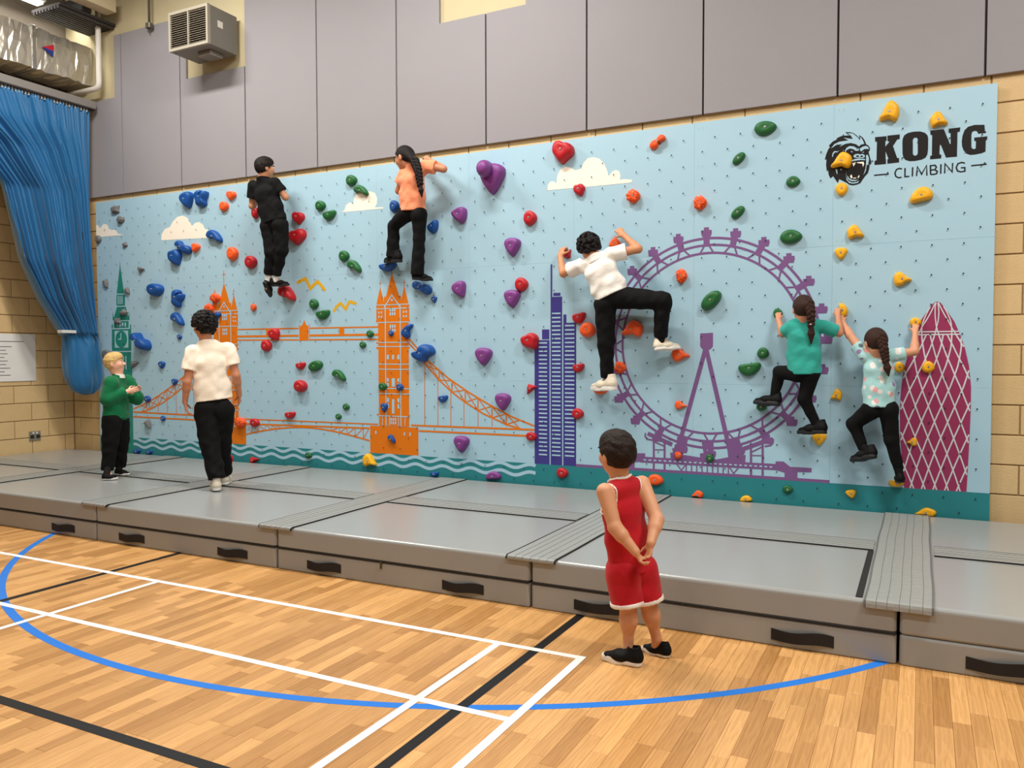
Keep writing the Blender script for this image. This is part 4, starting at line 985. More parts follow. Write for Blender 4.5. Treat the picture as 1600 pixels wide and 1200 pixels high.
# ================================================================== people
Z3 = np.array([0, 0, 1.])
class Grid:
    """signed distance field on a box; shapes are blended in one after another"""
    def __init__(s, lo, hi, h):
        s.lo = np.array(lo, np.float32); s.h = h; s.n = np.ceil((np.array(hi)-np.array(lo))/h).astype(int)+1
        s.D = np.full(tuple(s.n), 1.0, np.float32); s.ax = [s.lo[i]+h*np.arange(s.n[i], dtype=np.float32) for i in range(3)]
    def reg(s, lo, hi):
        i0 = np.clip(np.floor((np.array(lo)-s.lo)/s.h).astype(int), 0, s.n); i1 = np.clip(np.ceil((np.array(hi)-s.lo)/s.h).astype(int)+1, 0, s.n)
        sl = tuple(slice(a, b) for a, b in zip(i0, i1))
        return sl, s.ax[0][sl[0]][:, None, None], s.ax[1][sl[1]][None, :, None], s.ax[2][sl[2]][None, None, :]
    def put(s, sl, d, k=0, sub=False):
        A = s.D[sl]
        if sub: s.D[sl] = np.maximum(A, -d) if k <= 0 else -smin(-A, d, k)
        else: s.D[sl] = np.minimum(A, d) if k <= 0 else smin(A, d, k)
    def seg(s, a, b, wa, da, wb, db, side, k=.02, cuts=(), noise=0, sub=False, mg=.03):
        """elliptic tapered limb from a to b; half widths along side, half depths across"""
        a = np.array(a, np.float32); b = np.array(b, np.float32); ab = b-a; L = max(1e-5, float(np.linalg.norm(ab))); ax = ab/L
        sd = np.array(side, np.float32); sd = sd-ax*float(sd@ax); sd /= max(1e-6, np.linalg.norm(sd)); fr = np.cross(ax, sd)
        R = max(wa, da, wb, db)+k+mg
        sl, X, Y, Z = s.reg(np.minimum(a, b)-R, np.maximum(a, b)+R)
        px, py, pz = X-a[0], Y-a[1], Z-a[2]
        al = px*ax[0]+py*ax[1]+pz*ax[2]; t = np.clip(al/L, 0, 1)
        u = px*sd[0]+py*sd[1]+pz*sd[2]; v = px*fr[0]+py*fr[1]+pz*fr[2]; w_ = al-t*L
        W = wa+(wb-wa)*t; Dp = da+(db-da)*t; m = np.minimum(W, Dp)
        d = (np.sqrt((u/W)**2+(v/Dp)**2+(w_/m)**2)-1)*m
        if noise: d = d+noise*wrinkle(X, Y, Z, ax)
        for (pt, nrm) in cuts:                      # keep the side the normal points away from
            d = np.maximum(d, (X-pt[0])*nrm[0]+(Y-pt[1])*nrm[1]+(Z-pt[2])*nrm[2])
        s.put(sl, d, k, sub)
    def cone(s, a, b, ra, rb, k=.015, cuts=(), noise=0, sub=False):
        v = np.array(b)-np.array(a); sd = np.cross(v, (0.3, .5, .8)); s.seg(a, b, ra, ra, rb, rb, sd if np.linalg.norm(sd) > 1e-6 else (1, 0, 0), k, cuts, noise, sub)
    def ell(s, c, axes, rad, k=.015, cuts=(), sub=False, mg=.02):
        c = np.array(c); R = max(rad)+k+mg; sl, X, Y, Z = s.reg(c-R, c+R); px, py, pz = X-c[0], Y-c[1], Z-c[2]
        q = [(px*a[0]+py*a[1]+pz*a[2]) for a in axes]
        k0 = np.sqrt(sum((qi/r)**2 for qi, r in zip(q, rad))); k1 = np.sqrt(sum((qi/r**2)**2 for qi, r in zip(q, rad)))+1e-6
        d = np.where(k0 < .05, -min(rad), k0*(k0-1)/k1)
        for (pt, nrm) in cuts: d = np.maximum(d, (X-pt[0])*nrm[0]+(Y-pt[1])*nrm[1]+(Z-pt[2])*nrm[2])
        s.put(sl, d, k, sub)
    def clip(s, pt, nrm):
        X, Y, Z = s.ax[0][:, None, None], s.ax[1][None, :, None], s.ax[2][None, None, :]
        s.D = np.maximum(s.D, (X-pt[0])*nrm[0]+(Y-pt[1])*nrm[1]+(Z-pt[2])*nrm[2])
    def surface(s):
        D = s.D; D[0], D[-1], D[:, 0], D[:, -1], D[:, :, 0], D[:, :, -1] = 1, 1, 1, 1, 1, 1
        I = D < 0; cnt = np.zeros(tuple(np.array(I.shape)-1), np.int8); offs = [(a, b, c) for a in (0, 1) for b in (0, 1) for c in (0, 1)]; nx, ny, nz = I.shape
        for a, b, c in offs: cnt += I[a:nx-1+a, b:ny-1+b, c:nz-1+c]
        cells = np.argwhere((cnt > 0) & (cnt < 8)); idx = np.full(cnt.shape, -1, np.int32); idx[tuple(cells.T)] = np.arange(len(cells))
        d8 = np.stack([D[cells[:, 0]+a, cells[:, 1]+b, cells[:, 2]+c] for a, b, c in offs], 1); P = np.zeros((len(cells), 3)); Nn = np.zeros(len(cells))
        for i in range(8):
            for bit in (4, 2, 1):
                if i & bit: continue
                j = i | bit; m = (d8[:, i] < 0) != (d8[:, j] < 0); t = np.where(m, d8[:, i]/np.where(m, d8[:, i]-d8[:, j], 1), 0)
                q = np.array(offs[i])[None, :]+(np.array(offs[j])-np.array(offs[i]))[None, :]*t[:, None]
                P += np.where(m[:, None], q, 0); Nn += m
        V = s.lo+(cells+P/Nn[:, None])*s.h; Fs = []
        for axn in range(3):
            sh = [slice(None)]*3; s0 = list(sh); s1 = list(sh); s0[axn] = slice(0, -1); s1[axn] = slice(1, None)
            ch = I[tuple(s0)] != I[tuple(s1)]; e = np.argwhere(ch); b, c = (axn+1) % 3, (axn+2) % 3
            e = e[(e[:, b] > 0) & (e[:, c] > 0) & (e[:, b] < I.shape[b]-1) & (e[:, c] < I.shape[c]-1)]
            def cell(db, dc): q = e.copy(); q[:, b] += db; q[:, c] += dc; return idx[tuple(q.T)]
            Q = np.stack([cell(-1, -1), cell(0, -1), cell(0, 0), cell(-1, 0)], 1); inside = I[tuple(e.T)]
            Q[~inside] = Q[~inside][:, ::-1]; Fs.append(Q)
        return V, np.concatenate(Fs)
def smin(a, b, k):
    h = np.clip(.5+.5*(b-a)/k, 0, 1); return b+(a-b)*h-k*h*(1-h)
def wrinkle(X, Y, Z, ax):
    q = X*31+Z*17+Y*23
    return .5*np.sin(q+2.2*np.sin(Z*19-X*11))+.3*np.sin(Z*47+X*29+2*np.sin(Y*21+X*15))+.22*np.sin(Y*41-Z*63+X*37+1.5*np.sin(X*23))
def gmesh(name, G, m, parent, label=None):
    V, Fq = G.surface()
    if not len(V): return None
    me = bpy.data.meshes.new(name); o3 = np.array(WORLD[parent.name]); V = V-o3
    me.vertices.add(len(V)); me.vertices.foreach_set('co', V.astype(np.float32).ravel()); nq = len(Fq)
    me.loops.add(nq*4); me.loops.foreach_set('vertex_index', Fq.astype(np.int32).ravel())
    me.polygons.add(nq); me.polygons.foreach_set('loop_start', np.arange(0, nq*4, 4, dtype=np.int32)); me.polygons.foreach_set('loop_total', np.full(nq, 4, np.int32))
    me.update(calc_edges=True); me.validate(); me.polygons.foreach_set('use_smooth', np.ones(len(me.polygons), bool)); me.materials.append(m)
    o = bpy.data.objects.new(name, me); link(o, Vector(o3), parent); return tag(o, label)
def nrm(v): v = np.array(v, float); return v/max(1e-9, np.linalg.norm(v))
def skin_mat(n, rgb):
    m = mat('skin_'+n, rgb, .5, var=.06, vscale=14, bump=.05, bscale=120, spec=.4); p = m.node_tree.nodes['Principled BSDF']
    p.inputs['Subsurface Weight'].default_value = .08; p.inputs['Subsurface Radius'].default_value = (.012, .005, .003); return m
def cloth_mat(n, rgb, b=.35, bs=45, rough=.85): return mat('cloth_'+n, rgb, rough, var=.06, vscale=18, bump=b, bscale=bs, sheen=(.0 if sum(rgb) < 120 else .12), spec=.2)

def hand_shape(G, wrist, d, pn, L, curl, right, spread=1.0, kf=.004):
    d = nrm(d); pn = np.array(pn, float); pn = nrm(pn-d*(pn@d)); sd = np.cross(d, pn); ts = 1 if right else -1; wrist = np.array(wrist)
    G.seg(wrist-d*.02*L, wrist+d*.44*L, .145*L, .10*L, .215*L, .075*L, sd, .012)
    for i, (o_, ln) in enumerate(zip((.158, .055, -.052, -.152), (.40, .45, .42, .33))):
        p = wrist+d*(.46-.03*(i == 3))*L+sd*ts*o_*L*1.0; a = 0.
        for frac, bend, r in ((.44, .75, .052), (.31, 1.1, .046), (.25, .8, .040)):
            a += math.radians(curl)*bend; dd = d*math.cos(a)+pn*math.sin(a)+sd*ts*o_*.35*spread*(1 if a < .6 else .2); q = p+nrm(dd)*ln*frac*L
            G.cone(p, q, r*L*1.04, r*L*.96, kf); p = q
    p = wrist+d*.14*L+sd*ts*.15*L+pn*.03*L; q = p+nrm(d*.6+sd*ts*.62+pn*.35)*.24*L; G.cone(p, q, .068*L, .056*L, .012)
    r_ = q+nrm(d*.85+sd*ts*.12+pn*(.3+curl/120))*.21*L; G.cone(q, r_, .054*L, .043*L, kf)

def person(label, J, s, skin, shirt, trousers, shoes, hair, face, headup, hh, hands, base, o={}):
    """J: joints in world space (l = the person's own left). Returns the root."""
    J = {k: np.array(v, float) for k, v in J.items()}; kid = o.get('kid', 1.0)
    root = empty('person', base, label, 'person', 'people in the hall')
    allp = np.array(list(J.values())); lo, hi = allp.min(0)-.24, allp.max(0)+.24
    nk, pv = J['neck'], J['pelvis']; up = nrm(nk-pv); side = nrm(J['shr']-J['shl']); side = nrm(side-up*(side@up)); fr = np.cross(up, side)
    TL = np.linalg.norm(nk-pv); sw = np.linalg.norm(J['shr']-J['shl'])/2; lean = o.get('bulk', 1.0)
    hipw = .098*s*lean*kid; midsh = (J['shl']+J['shr'])/2
    f = nrm(face); hu = np.array(headup, float); hu = nrm(hu-f*(hu@f)); hs = np.cross(f, hu); hc = J['head']
    skm = skin_mat(skin[0], skin[1])
    ak = kid*o.get('arm', 1.0); arm = dict(u0=.047*s*ak, u1=.037*s*ak, f0=.038*s*ak, f1=.025*s*ak); leg = dict(t0=.074*s*kid, t1=.050*s*kid, c0=.047*s*kid, c1=.032*s*kid)
    # ------------ body: one continuous skin
    G = Grid(lo, hi, o.get('h', .0055))
    waist = pv+up*TL*.30; ch = pv+up*TL*.68
    G.seg(pv-up*TL*.04, waist, hipw*1.0, .078*s*lean, hipw*.86, .07*s*lean, side, .03)
    G.seg(waist, ch, hipw*.86, .07*s*lean, sw*.78, .085*s*lean, side, .03)
    G.seg(ch, midsh-up*.01*s, sw*.78, .085*s*lean, sw*.72, .055*s*lean, side, .03)
    G.seg(midsh-up*.02*s-side*sw*.8, midsh-up*.02*s+side*sw*.8, .04*s, .04*s, .04*s, .04*s, fr, .03)
    G.seg(midsh, nk+up*.03*s, sw*.66, .05*s, .055*s*kid, .055*s*kid, side, .03)
    G.cone(nk-up*.02*s, hc-hu*.30*hh-f*.08*hh, .056*s*kid, .22*hh, .02)
    for q in 'lr':
        G.cone(J['sh'+q], J['el'+q], arm['u0'], arm['u1'], .02); G.cone(J['el'+q], J['wr'+q], arm['f0']*1.02, arm['f1'], .012)
        fm = J['el'+q]*.68+J['wr'+q]*.32; G.cone(J['el'+q], fm, arm['f0']*.95, arm['f0']*1.04, .01)
        if q in hands: d_, pn_, cu = hands[q]; hand_shape(G, J['wr'+q], d_, pn_, .165*s*o.get('hand', 1.0), cu, q == 'r')
        G.cone(J['hip'+q], J['kn'+q], leg['t0'], leg['t1'], .03); G.cone(J['kn'+q], J['an'+q], leg['c0'], leg['c1'], .015)
        cm = J['kn'+q]*.68+J['an'+q]*.32
        if trousers.get('short'): G.ell(cm-fr*.012*s, [np.eye(3)[i] for i in range(3)], [leg['c0']*1.0]*3, .05)
        G.cone(J['an'+q], J['heel'+q]*.45+J['toe'+q]*.55+nrm(J['an'+q]-(J['heel'+q]+J['toe'+q])/2)*.03*s, leg['c1'], .026*s, .01)
    # head
    A = [hs, f, hu]
    G.ell(hc+hu*.06*hh-f*.02*hh, A, [.365*hh, .43*hh, .44*hh], .01)
    G.ell(hc-hu*.20*hh+f*.10*hh, A, [.295*hh, .31*hh, .30*hh], .03)
    G.ell(hc-hu*.40*hh+f*.26*hh, A, [.12*hh, .11*hh, .09*hh], .025)
    for sg in (-1, 1):
        G.ell(hc+hs*sg*.155*hh+hu*.035*hh+f*.455*hh, A, [.085*hh, .06*hh, .055*hh], .015, sub=True)
        G.ell(hc+hs*sg*.375*hh-f*.05*hh-hu*.07*hh, A, [.045*hh, .095*hh, .15*hh], .006)
        G.ell(hc+hs*sg*.17*hh-hu*.12*hh+f*.30*hh, A, [.11*hh, .1*hh, .1*hh], .025)
    G.cone(hc+hu*.03*hh+f*.39*hh, hc-hu*.115*hh+f*.50*hh, .032*hh, .055*hh, .01)
    for sg in (-1, 1): G.ell(hc+hs*sg*.05*hh-hu*.125*hh+f*.455*hh, A, [.04*hh, .05*hh, .035*hh], .006)
    G.ell(hc-hu*.255*hh+f*.385*hh, A, [.10*hh, .06*hh, .05*hh], .012)
    gmesh('body', G, skm, root)
    # face details
    hb = lambda c, r, h=.0022: Grid(np.array(c)-r, np.array(c)+r, h)
    if o.get('face', True):
        for sg in (-1, 1):
            c = hc+hs*sg*.155*hh+hu*.03*hh+f*.365*hh; g = hb(c, .09*hh); g.ell(c, A, [.068*hh, .055*hh, .05*hh], 0); gmesh('eye', g, mat('eye_white', (226, 220, 214), .25, var=.02), root)
            c2 = c+f*.04*hh; g = hb(c2, .06*hh, .0016); g.ell(c2, A, [.032*hh, .024*hh, .034*hh], 0); gmesh('iris', g, mat('iris_dark', (44, 28, 20), .2), root)
            c3 = hc+hs*sg*.16*hh+hu*.115*hh+f*.40*hh; g = hb(c3, .14*hh); g.seg(c3-hs*.08*hh, c3+hs*.08*hh, .02*hh, .03*hh, .02*hh, .03*hh, hu, .0); gmesh('eyebrow', g, hair['m'], root)
        c = hc-hu*.265*hh+f*.425*hh; g = hb(c, .14*hh); g.ell(c+hu*.018*hh, A, [.085*hh, .03*hh, .022*hh], 0); g.ell(c-hu*.022*hh, A, [.075*hh, .032*hh, .025*hh], .002); gmesh('lips', g, mat('lips_'+skin[0], tuple(int(x*y) for x, y in zip(skin[1], (.86, .62, .62))), .45), root)
    if o.get('glasses'):
        mb = MB(); gp = hc+hu*.03*hh+f*.47*hh
        for sg in (-1, 1):
            c = gp+hs*sg*.165*hh; mb.tube([tuple(c+hs*math.cos(t)*.115*hh+hu*math.sin(t)*.10*hh) for t in np.linspace(0, 2*math.pi, 17)], .0016, 6)
            mb.tube([tuple(c+hs*sg*.11*hh), tuple(c+hs*sg*.2*hh-f*.2*hh), tuple(hc+hs*sg*.385*hh-f*.03*hh+hu*.03*hh)], .0016, 6)
        mb.tube([tuple(gp-hs*.05*hh), tuple(gp+hs*.05*hh)], .0016, 6); mb.build('glasses', mat('glasses_wire', (120, 110, 100), .3, metal=.7), root)
    # ------------ hair
    bpts = np.array([hc-.7*hh, hc+.75*hh]+[np.array(q) for q in hair.get('path', [])]); g = Grid(bpts.min(0)-.07-np.array([0, 0, hair.get('drop', 0)]), bpts.max(0)+.07, hair.get('h', .004)); st = hair['style']; gr = hair.get('grow', .035)
    def cutpl(pt, n_): return (pt, n_)
    line_n = nrm(f-hu*.9); line_p = hc+f*hair.get('line', .10)*hh
    cuts = [cutpl(line_p, line_n), cutpl(hc-hu*hair.get('nape', .36)*hh, -hu)]
    g.ell(hc+hu*.07*hh-f*.03*hh, A, [(.365+gr)*hh, (.435+gr)*hh, (.44+gr)*hh], 0, cuts)
    rg = np.random.default_rng(int(abs(hc[0])*1000))
    if st == 'short':
        g.ell(hc+hu*.30*hh+f*.14*hh, A, [.30*hh, .30*hh, .24*hh], .03, [cutpl(hc+f*.43*hh, f)])
        v_n = lambda v: hs*v[0]+f*v[1]+hu*v[2]
        for i in range(150):
            v = nrm(rg.normal(size=3)); p = hc+hu*.07*hh-f*.03*hh+(hs*v[0]*.365+f*v[1]*.435+hu*v[2]*.44)*hh*(1+gr*1.6)
            if (p-line_p)@line_n < -.03*hh and (p-hc)@hu > -.25*hh:
                dv = nrm(f*.7-hu*.2+hs*rg.normal()*.3); dv = nrm(dv-v_n(v)*(dv@v_n(v))); g.seg(p-dv*.09*hh, p+dv*.09*hh, .034*hh, .022*hh, .014*hh, .012*hh, np.cross(dv, v_n(v)), .010)
    if st == 'curly':
        for i in range(hair.get('n', 260)):
            v = nrm(rg.normal(size=3)); R_ = hair.get('puff', 1.12); p = hc+hu*.10*hh-f*.05*hh+(hs*v[0]*.40+f*v[1]*.45+hu*v[2]*.46)*hh*R_
            if (p-line_p)@line_n < .02*hh and (p-hc)@hu > -.34*hh:
                r_ = rg.uniform(.045, .085)*hh; g.ell(p, A, [r_]*3, .006)
    if st == 'braid':
        bp = [np.array(q, float) for q in hair['path']]
        g.seg(hc+hu*.05*hh-f*.25*hh, bp[0], .30*hh, .26*hh, .13*hh, .11*hh, hs, .03)
        n_ = hair.get('n', 10)
        for i in range(n_):
            t = i/(n_-1)*(len(bp)-1); k_ = min(int(t), len(bp)-2); c = bp[k_]+(bp[k_+1]-bp[k_])*(t-k_); dirb = nrm(bp[k_+1]-bp[k_]); sd = nrm(np.cross(dirb, hair['out']))
            rr_ = hair.get('r', .026)*(1-.35*i/n_)
            for sg in (-1, 1): g.ell(c+sd*sg*rr_*.45+dirb*sg*rr_*.25, [nrm(dirb+sd*sg*.7), nrm(sd-dirb*sg*.7), nrm(hair['out'])], [rr_*1.1, rr_*.66, rr_*.85], .0015)
        e_ = nrm(bp[-1]-bp[-2]); tl = hair.get('tail', .07); g.seg(bp[-1], bp[-1]+e_*tl*.5, .014, .012, .026, .018, nrm(np.cross(e_, hair['out'])), .006); g.seg(bp[-1]+e_*tl*.5, bp[-1]+e_*tl, .026, .018, .006, .006, nrm(np.cross(e_, hair['out'])), .006)
        gg = hb(bp[-1], .04, .003); gg.ell(bp[-1], [nrm(np.cross(e_, hair['out'])), e_, nrm(hair['out'])], [.021, .008, .019], 0); gmesh('hair_tie', gg, mat('hair_tie_'+hair['tie'][0], hair['tie'][1], .6), root)
    if o.get('fringe'):
        for a_, b_ in o['fringe']: g.cone(a_, b_, .012, .005, .006)
    gmesh('hair', g, hair['m'], root)
    # ------------ shirt
    x = shirt; H = o.get('hc', .007)
    G = Grid(lo, hi, H); ns = x.get('wr', .006); lo_ = x.get('loose', .014); hem = pv+up*TL*x.get('hem', .02); hn = -up if 'hemn' not in x else -nrm(x['hemn'])
    cut = [(hem, hn)]
    fl = x.get('flare', 1.08)
    bw = max(hipw+lo_*fl+.010, sw*.84+lo_)*fl; bd = (.086*s*lean*kid+lo_)*fl*1.06
    G.seg(pv-up*TL*.16, waist, bw, bd, bw*.97, (.080*s*lean+lo_)*1.02, side, .02, cut, ns)
    G.seg(waist, ch, bw*.97, .080*s*lean+lo_, sw*.88+lo_*.6, .092*s*lean+lo_*.6, side, .03, cut, ns)
    G.seg(ch, midsh-up*.005*s, sw*.88+lo_*.6, .092*s*lean+lo_*.6, sw*.72, .058*s*lean, side, .03, cut, ns*.6)
    if not x.get('tank'):
        G.seg(midsh-up*.015*s-side*sw*.8, midsh-up*.015*s+side*sw*.8, .047*s, .05*s, .047*s, .05*s, fr, .03, cut, ns*.5)
        sl_ = x.get('sleeve', .55)
        for q in 'lr':
            a_, b_ = J['sh'+q], J['el'+q]; dv = nrm(b_-a_)
            if sl_ <= 1:
                e_ = a_+(b_-a_)*sl_; G.cone(a_, e_, arm['u0']+lo_*.8, arm['u1']+lo_*x.get('cuff', 1.5), .025, [(e_, dv)], ns*.8)
            else:
                w_ = J['wr'+q]; e_ = b_+(w_-b_)*(sl_-1); dv2 = nrm(w_-b_)
                G.cone(a_, b_, arm['u0']+lo_*1.2, arm['u1']+lo_*1.3, .025, (), ns); G.cone(b_, e_, arm['f0']+lo_*1.4, arm['f1']+lo_*.9, .02, [(e_, dv2)], ns)
    else:
        G.seg(midsh-up*.012*s-side*sw*.70, midsh-up*.012*s+side*sw*.70, .045*s, .05*s, .045*s, .05*s, fr, .03, cut, ns*.5)
        for q, sg in (('l', -1), ('r', 1)):
            c = J['sh'+q]+side*sg*.030*s-up*.03*s; G.ell(c, [side, fr, up], [.060*s, .3*s, .105*s], .006, sub=True)
    G.seg(midsh+up*.004*s, nk+up*.030*s, sw*.74, .062*s, .076*s*kid, .070*s*kid, side, .03, cut+[(nk+up*.032*s-fr*.0*s, nrm(up+fr*.25))])
    nc_, nr_ = nk+up*.070*s+fr*.018*s, [.066*s*kid, .066*s*kid, .062*s]; G.ell(nc_, [side, fr, up], nr_, .006, sub=True)
    sh_o = gmesh(x.get('name', 'shirt'), G, x['m'], root)
    if x.get('hemband'):     # ribbed hem of the sweatshirt
        g = Grid(hem-.22*s, hem+.22*s, .006); g.seg(hem-up*.03*s, hem+up*.03*s, (hipw+lo_)*fl*1.0, (.083*s*lean+lo_)*fl, (hipw+lo_)*fl, (.083*s*lean+lo_)*fl, side, 0, [(hem-up*.02*s, -up), (hem+up*.022*s, up)]); gmesh('hem_rib', g, x['m'], sh_o)
    if x.get('collar'):
        g = Grid(nk-.15*s, nk+.17*s, .0045); g.seg(nk-up*.02*s, nk+up*.035*s, .085*s*kid, .078*s*kid, .068*s*kid, .066*s*kid, side, 0, [(nk+up*.032*s, up), (nk-up*.022*s, -up)]); g.seg(nk-up*.05*s, nk+up*.08*s, .058*s*kid, .056*s*kid, .058*s*kid, .056*s*kid, side, 0, sub=True); gmesh('collar', g, x['collar'], sh_o)
    if x.get('trim'):        # two white lines round the neck and each armhole
        T = Grid(lo, hi, H); D0 = G.D-.0035; best = np.full_like(D0, 1.)
        Xg, Yg, Zg = T.ax[0][:, None, None], T.ax[1][None, :, None], T.ax[2][None, None, :]
        holes = [(nc_, nr_, midsh-up*.07*s)] + [(J['sh'+q]+side*sg*.030*s-up*.03*s, [.060*s, .3*s, .105*s], None) for q, sg in (('l', -1), ('r', 1))]
        for c, rad, low in holes:
            dx, dy, dz = Xg-c[0], Yg-c[1], Zg-c[2]
            q3 = [(dx*a_[0]+dy*a_[1]+dz*a_[2]) for a_ in (side, fr, up)]; k0 = np.sqrt(sum((qi/r)**2 for qi, r in zip(q3, rad))); k1 = np.sqrt(sum((qi/r**2)**2 for qi, r in zip(q3, rad)))+1e-6; e_ = k0*(k0-1)/k1
            best = np.minimum(best, np.minimum(np.abs(e_-.004)-.0052, np.abs(e_-.0205)-.004))
        T.D = np.maximum(D0, best); gmesh('white_trim', T, x['trim'], sh_o)
    # ------------ trousers or shorts
    x = trousers; ns = x.get('wr', .005); lo_ = x.get('loose', .012); Gs = []
    top = pv+up*TL*x.get('top', .16)
    for q in 'lr':
        G = Grid(lo, hi, H)
        G.seg(pv-up*TL*.02, pv+up*TL*.22, (hipw+lo_*.6), (.082*s*lean+lo_*.6), hipw*.92+lo_*.3, .075*s*lean+lo_*.3, side, .03, [(top, up)], ns*.5)
        hp, kn, an = J['hip'+q], J['kn'+q], J['an'+q]
        G.ell(hp-fr*.018*s, [side, fr, up], [.070*s*kid+lo_*.4, .078*s*kid+lo_*.4, .085*s*kid], .04)
        if x.get('short'):
            e_ = hp+(kn-hp)*x['short']; dv = nrm(kn-hp); G.cone(hp, e_, leg['t0']+lo_, leg['t1']+lo_*x.get('cuff', 2.2), .03, [(e_, dv)], ns)
        else:
            c_ = x.get('cut', .96); e_ = kn+(an-kn)*c_; dv = nrm(an-kn)
            G.cone(hp, kn, leg['t0']+lo_, leg['t1']+lo_*1.1, .03, (), ns); G.cone(kn, e_, leg['t1']+lo_*1.0, leg['c1']+lo_*x.get('ankle', 1.3), .02, [(e_, dv)], ns*1.3)
        Gs.append(G)
    Gs[0].D = np.minimum(Gs[0].D, Gs[1].D); tr_o = gmesh(x.get('name', 'trousers'), Gs[0], x['m'], root)
    if x.get('hemband'):
        for q in 'lr':
            hp, kn = J['hip'+q], J['kn'+q]; e_ = hp+(kn-hp)*x['short']; dv = nrm(kn-hp); r_ = leg['t1']+lo_*x.get('cuff', 2.2)+.004
            g = Grid(e_-r_-.05, e_+r_+.05, .005); g.cone(e_-dv*.06*s, e_+dv*.02*s, r_, r_, 0, [(e_+dv*.002, dv), (e_-dv*.028*s, -dv)]); gmesh('hem_band', g, x['hemband'], tr_o)
    # ------------ socks and shoes
    for q in 'lr':
        he, to, an = J['heel'+q], J['toe'+q], J['an'+q]; L_ = np.linalg.norm(to-he); fw = nrm(to-he); uf = an-(he+fw*L_*.2); uf = nrm(uf-fw*(uf@fw)); uf = nrm(Z3-fw*(Z3@fw)) if o.get('flat') else uf; sd = np.cross(fw, uf)
        if shoes.get('sock') and q in shoes.get('sockside', 'lr'):
            g = Grid(an-.12, an+.12, .005); k_ = J['kn'+q]; g.cone(an+nrm(k_-an)*.06*s, he+fw*L_*.25+uf*L_*.2, leg['c1']+.006, leg['c1']+.004, 0); gmesh('sock', g, shoes['sock'], root)
        mid = (he+to)/2; R = L_*.75; g = Grid(mid-R, mid+R, .0045); base_c = [(he+uf*L_*.10, -uf)]
        g.seg(he+fw*L_*.14+uf*L_*.18, he+fw*L_*.55+uf*L_*.16, .145*L_, .15*L_, .165*L_, .13*L_, sd, .02, base_c)
        g.seg(he+fw*L_*.50+uf*L_*.15, he+fw*L_*.86+uf*L_*.12, .168*L_, .13*L_, .125*L_, .085*L_, sd, .03, base_c)
        g.seg(he+fw*L_*.16+uf*L_*.2, he+fw*L_*.20+uf*L_*.50, .135*L_, .155*L_, .125*L_, .15*L_, sd, .03, base_c+[(he+uf*L_*.46-fw*0, nrm(uf+fw*.12))])
        g.seg(he+fw*L_*.20+uf*L_*.38, he+fw*L_*.20+uf*L_*.66, .095*L_, .115*L_, .095*L_, .115*L_, sd, .008, sub=True)
        so_ = gmesh('shoe', g, shoes['m'], root)
        g = Grid(mid-R, mid+R, .0045); tc_ = [(he+uf*L_*shoes.get('solet', .115), uf), (he, -uf)]
        g.seg(he+fw*L_*.15+uf*L_*.05, he+fw*L_*.6+uf*L_*.05, .155*L_, .3*L_, .16*L_, .3*L_, sd, .0, tc_); g.seg(he+fw*L_*.6+uf*L_*.05, he+fw*L_*.87+uf*L_*.06, .17*L_, .3*L_, .125*L_, .3*L_, sd, .02, tc_)
        g.clip(to+fw*L_*.005, fw); g.clip(he-fw*L_*.015, -fw)
        gmesh('sole', g, shoes['sole'], so_)
        mb = MB()
        for k_ in range(4):
            c = he+fw*L_*(.42+.085*k_); hgt = .335-.034*k_
            mb.tube([tuple(c-sd*.075*L_+uf*L_*(hgt-.035)), tuple(c+uf*L_*hgt), tuple(c+sd*.075*L_+uf*L_*(hgt-.035))], .0035*s/.8, 6)
        mb.build('laces', shoes.get('lace', shoes['m']), so_)
        if shoes.get('patch') is not None:
            for sg in (-1, 1):
                g = Grid(mid-R, mid+R, .0045); c = he+fw*L_*.42+uf*L_*.2+sd*sg*.155*L_; g.seg(c-fw*.16*L_-uf*.03*L_, c+fw*.16*L_+uf*.02*L_, .02*L_, .03*L_, .012*L_, .02*L_, uf, 0); gmesh('side_patch', g, shoes['patch'], so_)
    return root
HR = lambda n, rgb: mat('hair_'+n, rgb, .6, var=.25, vscale=60, bump=.6, bscale=140, spec=.22)
black_tr, white_sole = cloth_mat('black_trouser', (11, 11, 12)), mat('sole_white', (232, 228, 220), .55)
sole_black = mat('sole_black', (16, 16, 16), .6); shoe_black = mat('shoe_black', (10, 10, 10), .65, spec=.18, var=.1, vscale=40, bump=.3, bscale=90)
def wallP(px, py, d): return atY(px, py, BY-d)
def standP(base):
    n = Vector((base[0], base[1], 0)).normalized(); off = n.dot(Vector(base))
    def f(px, py, d=0.):
        r = ray(px, py); t = (off-d)/r.dot(n); return Vector((0, 0, CAMZ))+r*t
    return f, n, Vector((n.y, -n.x, 0))         # joint function, view direction, image right
nv = lambda v: np.array(v, float)
shoe_white = mat('shoe_cream', (226, 214, 192), .6, var=.12, vscale=45, bump=.5, bscale=70)
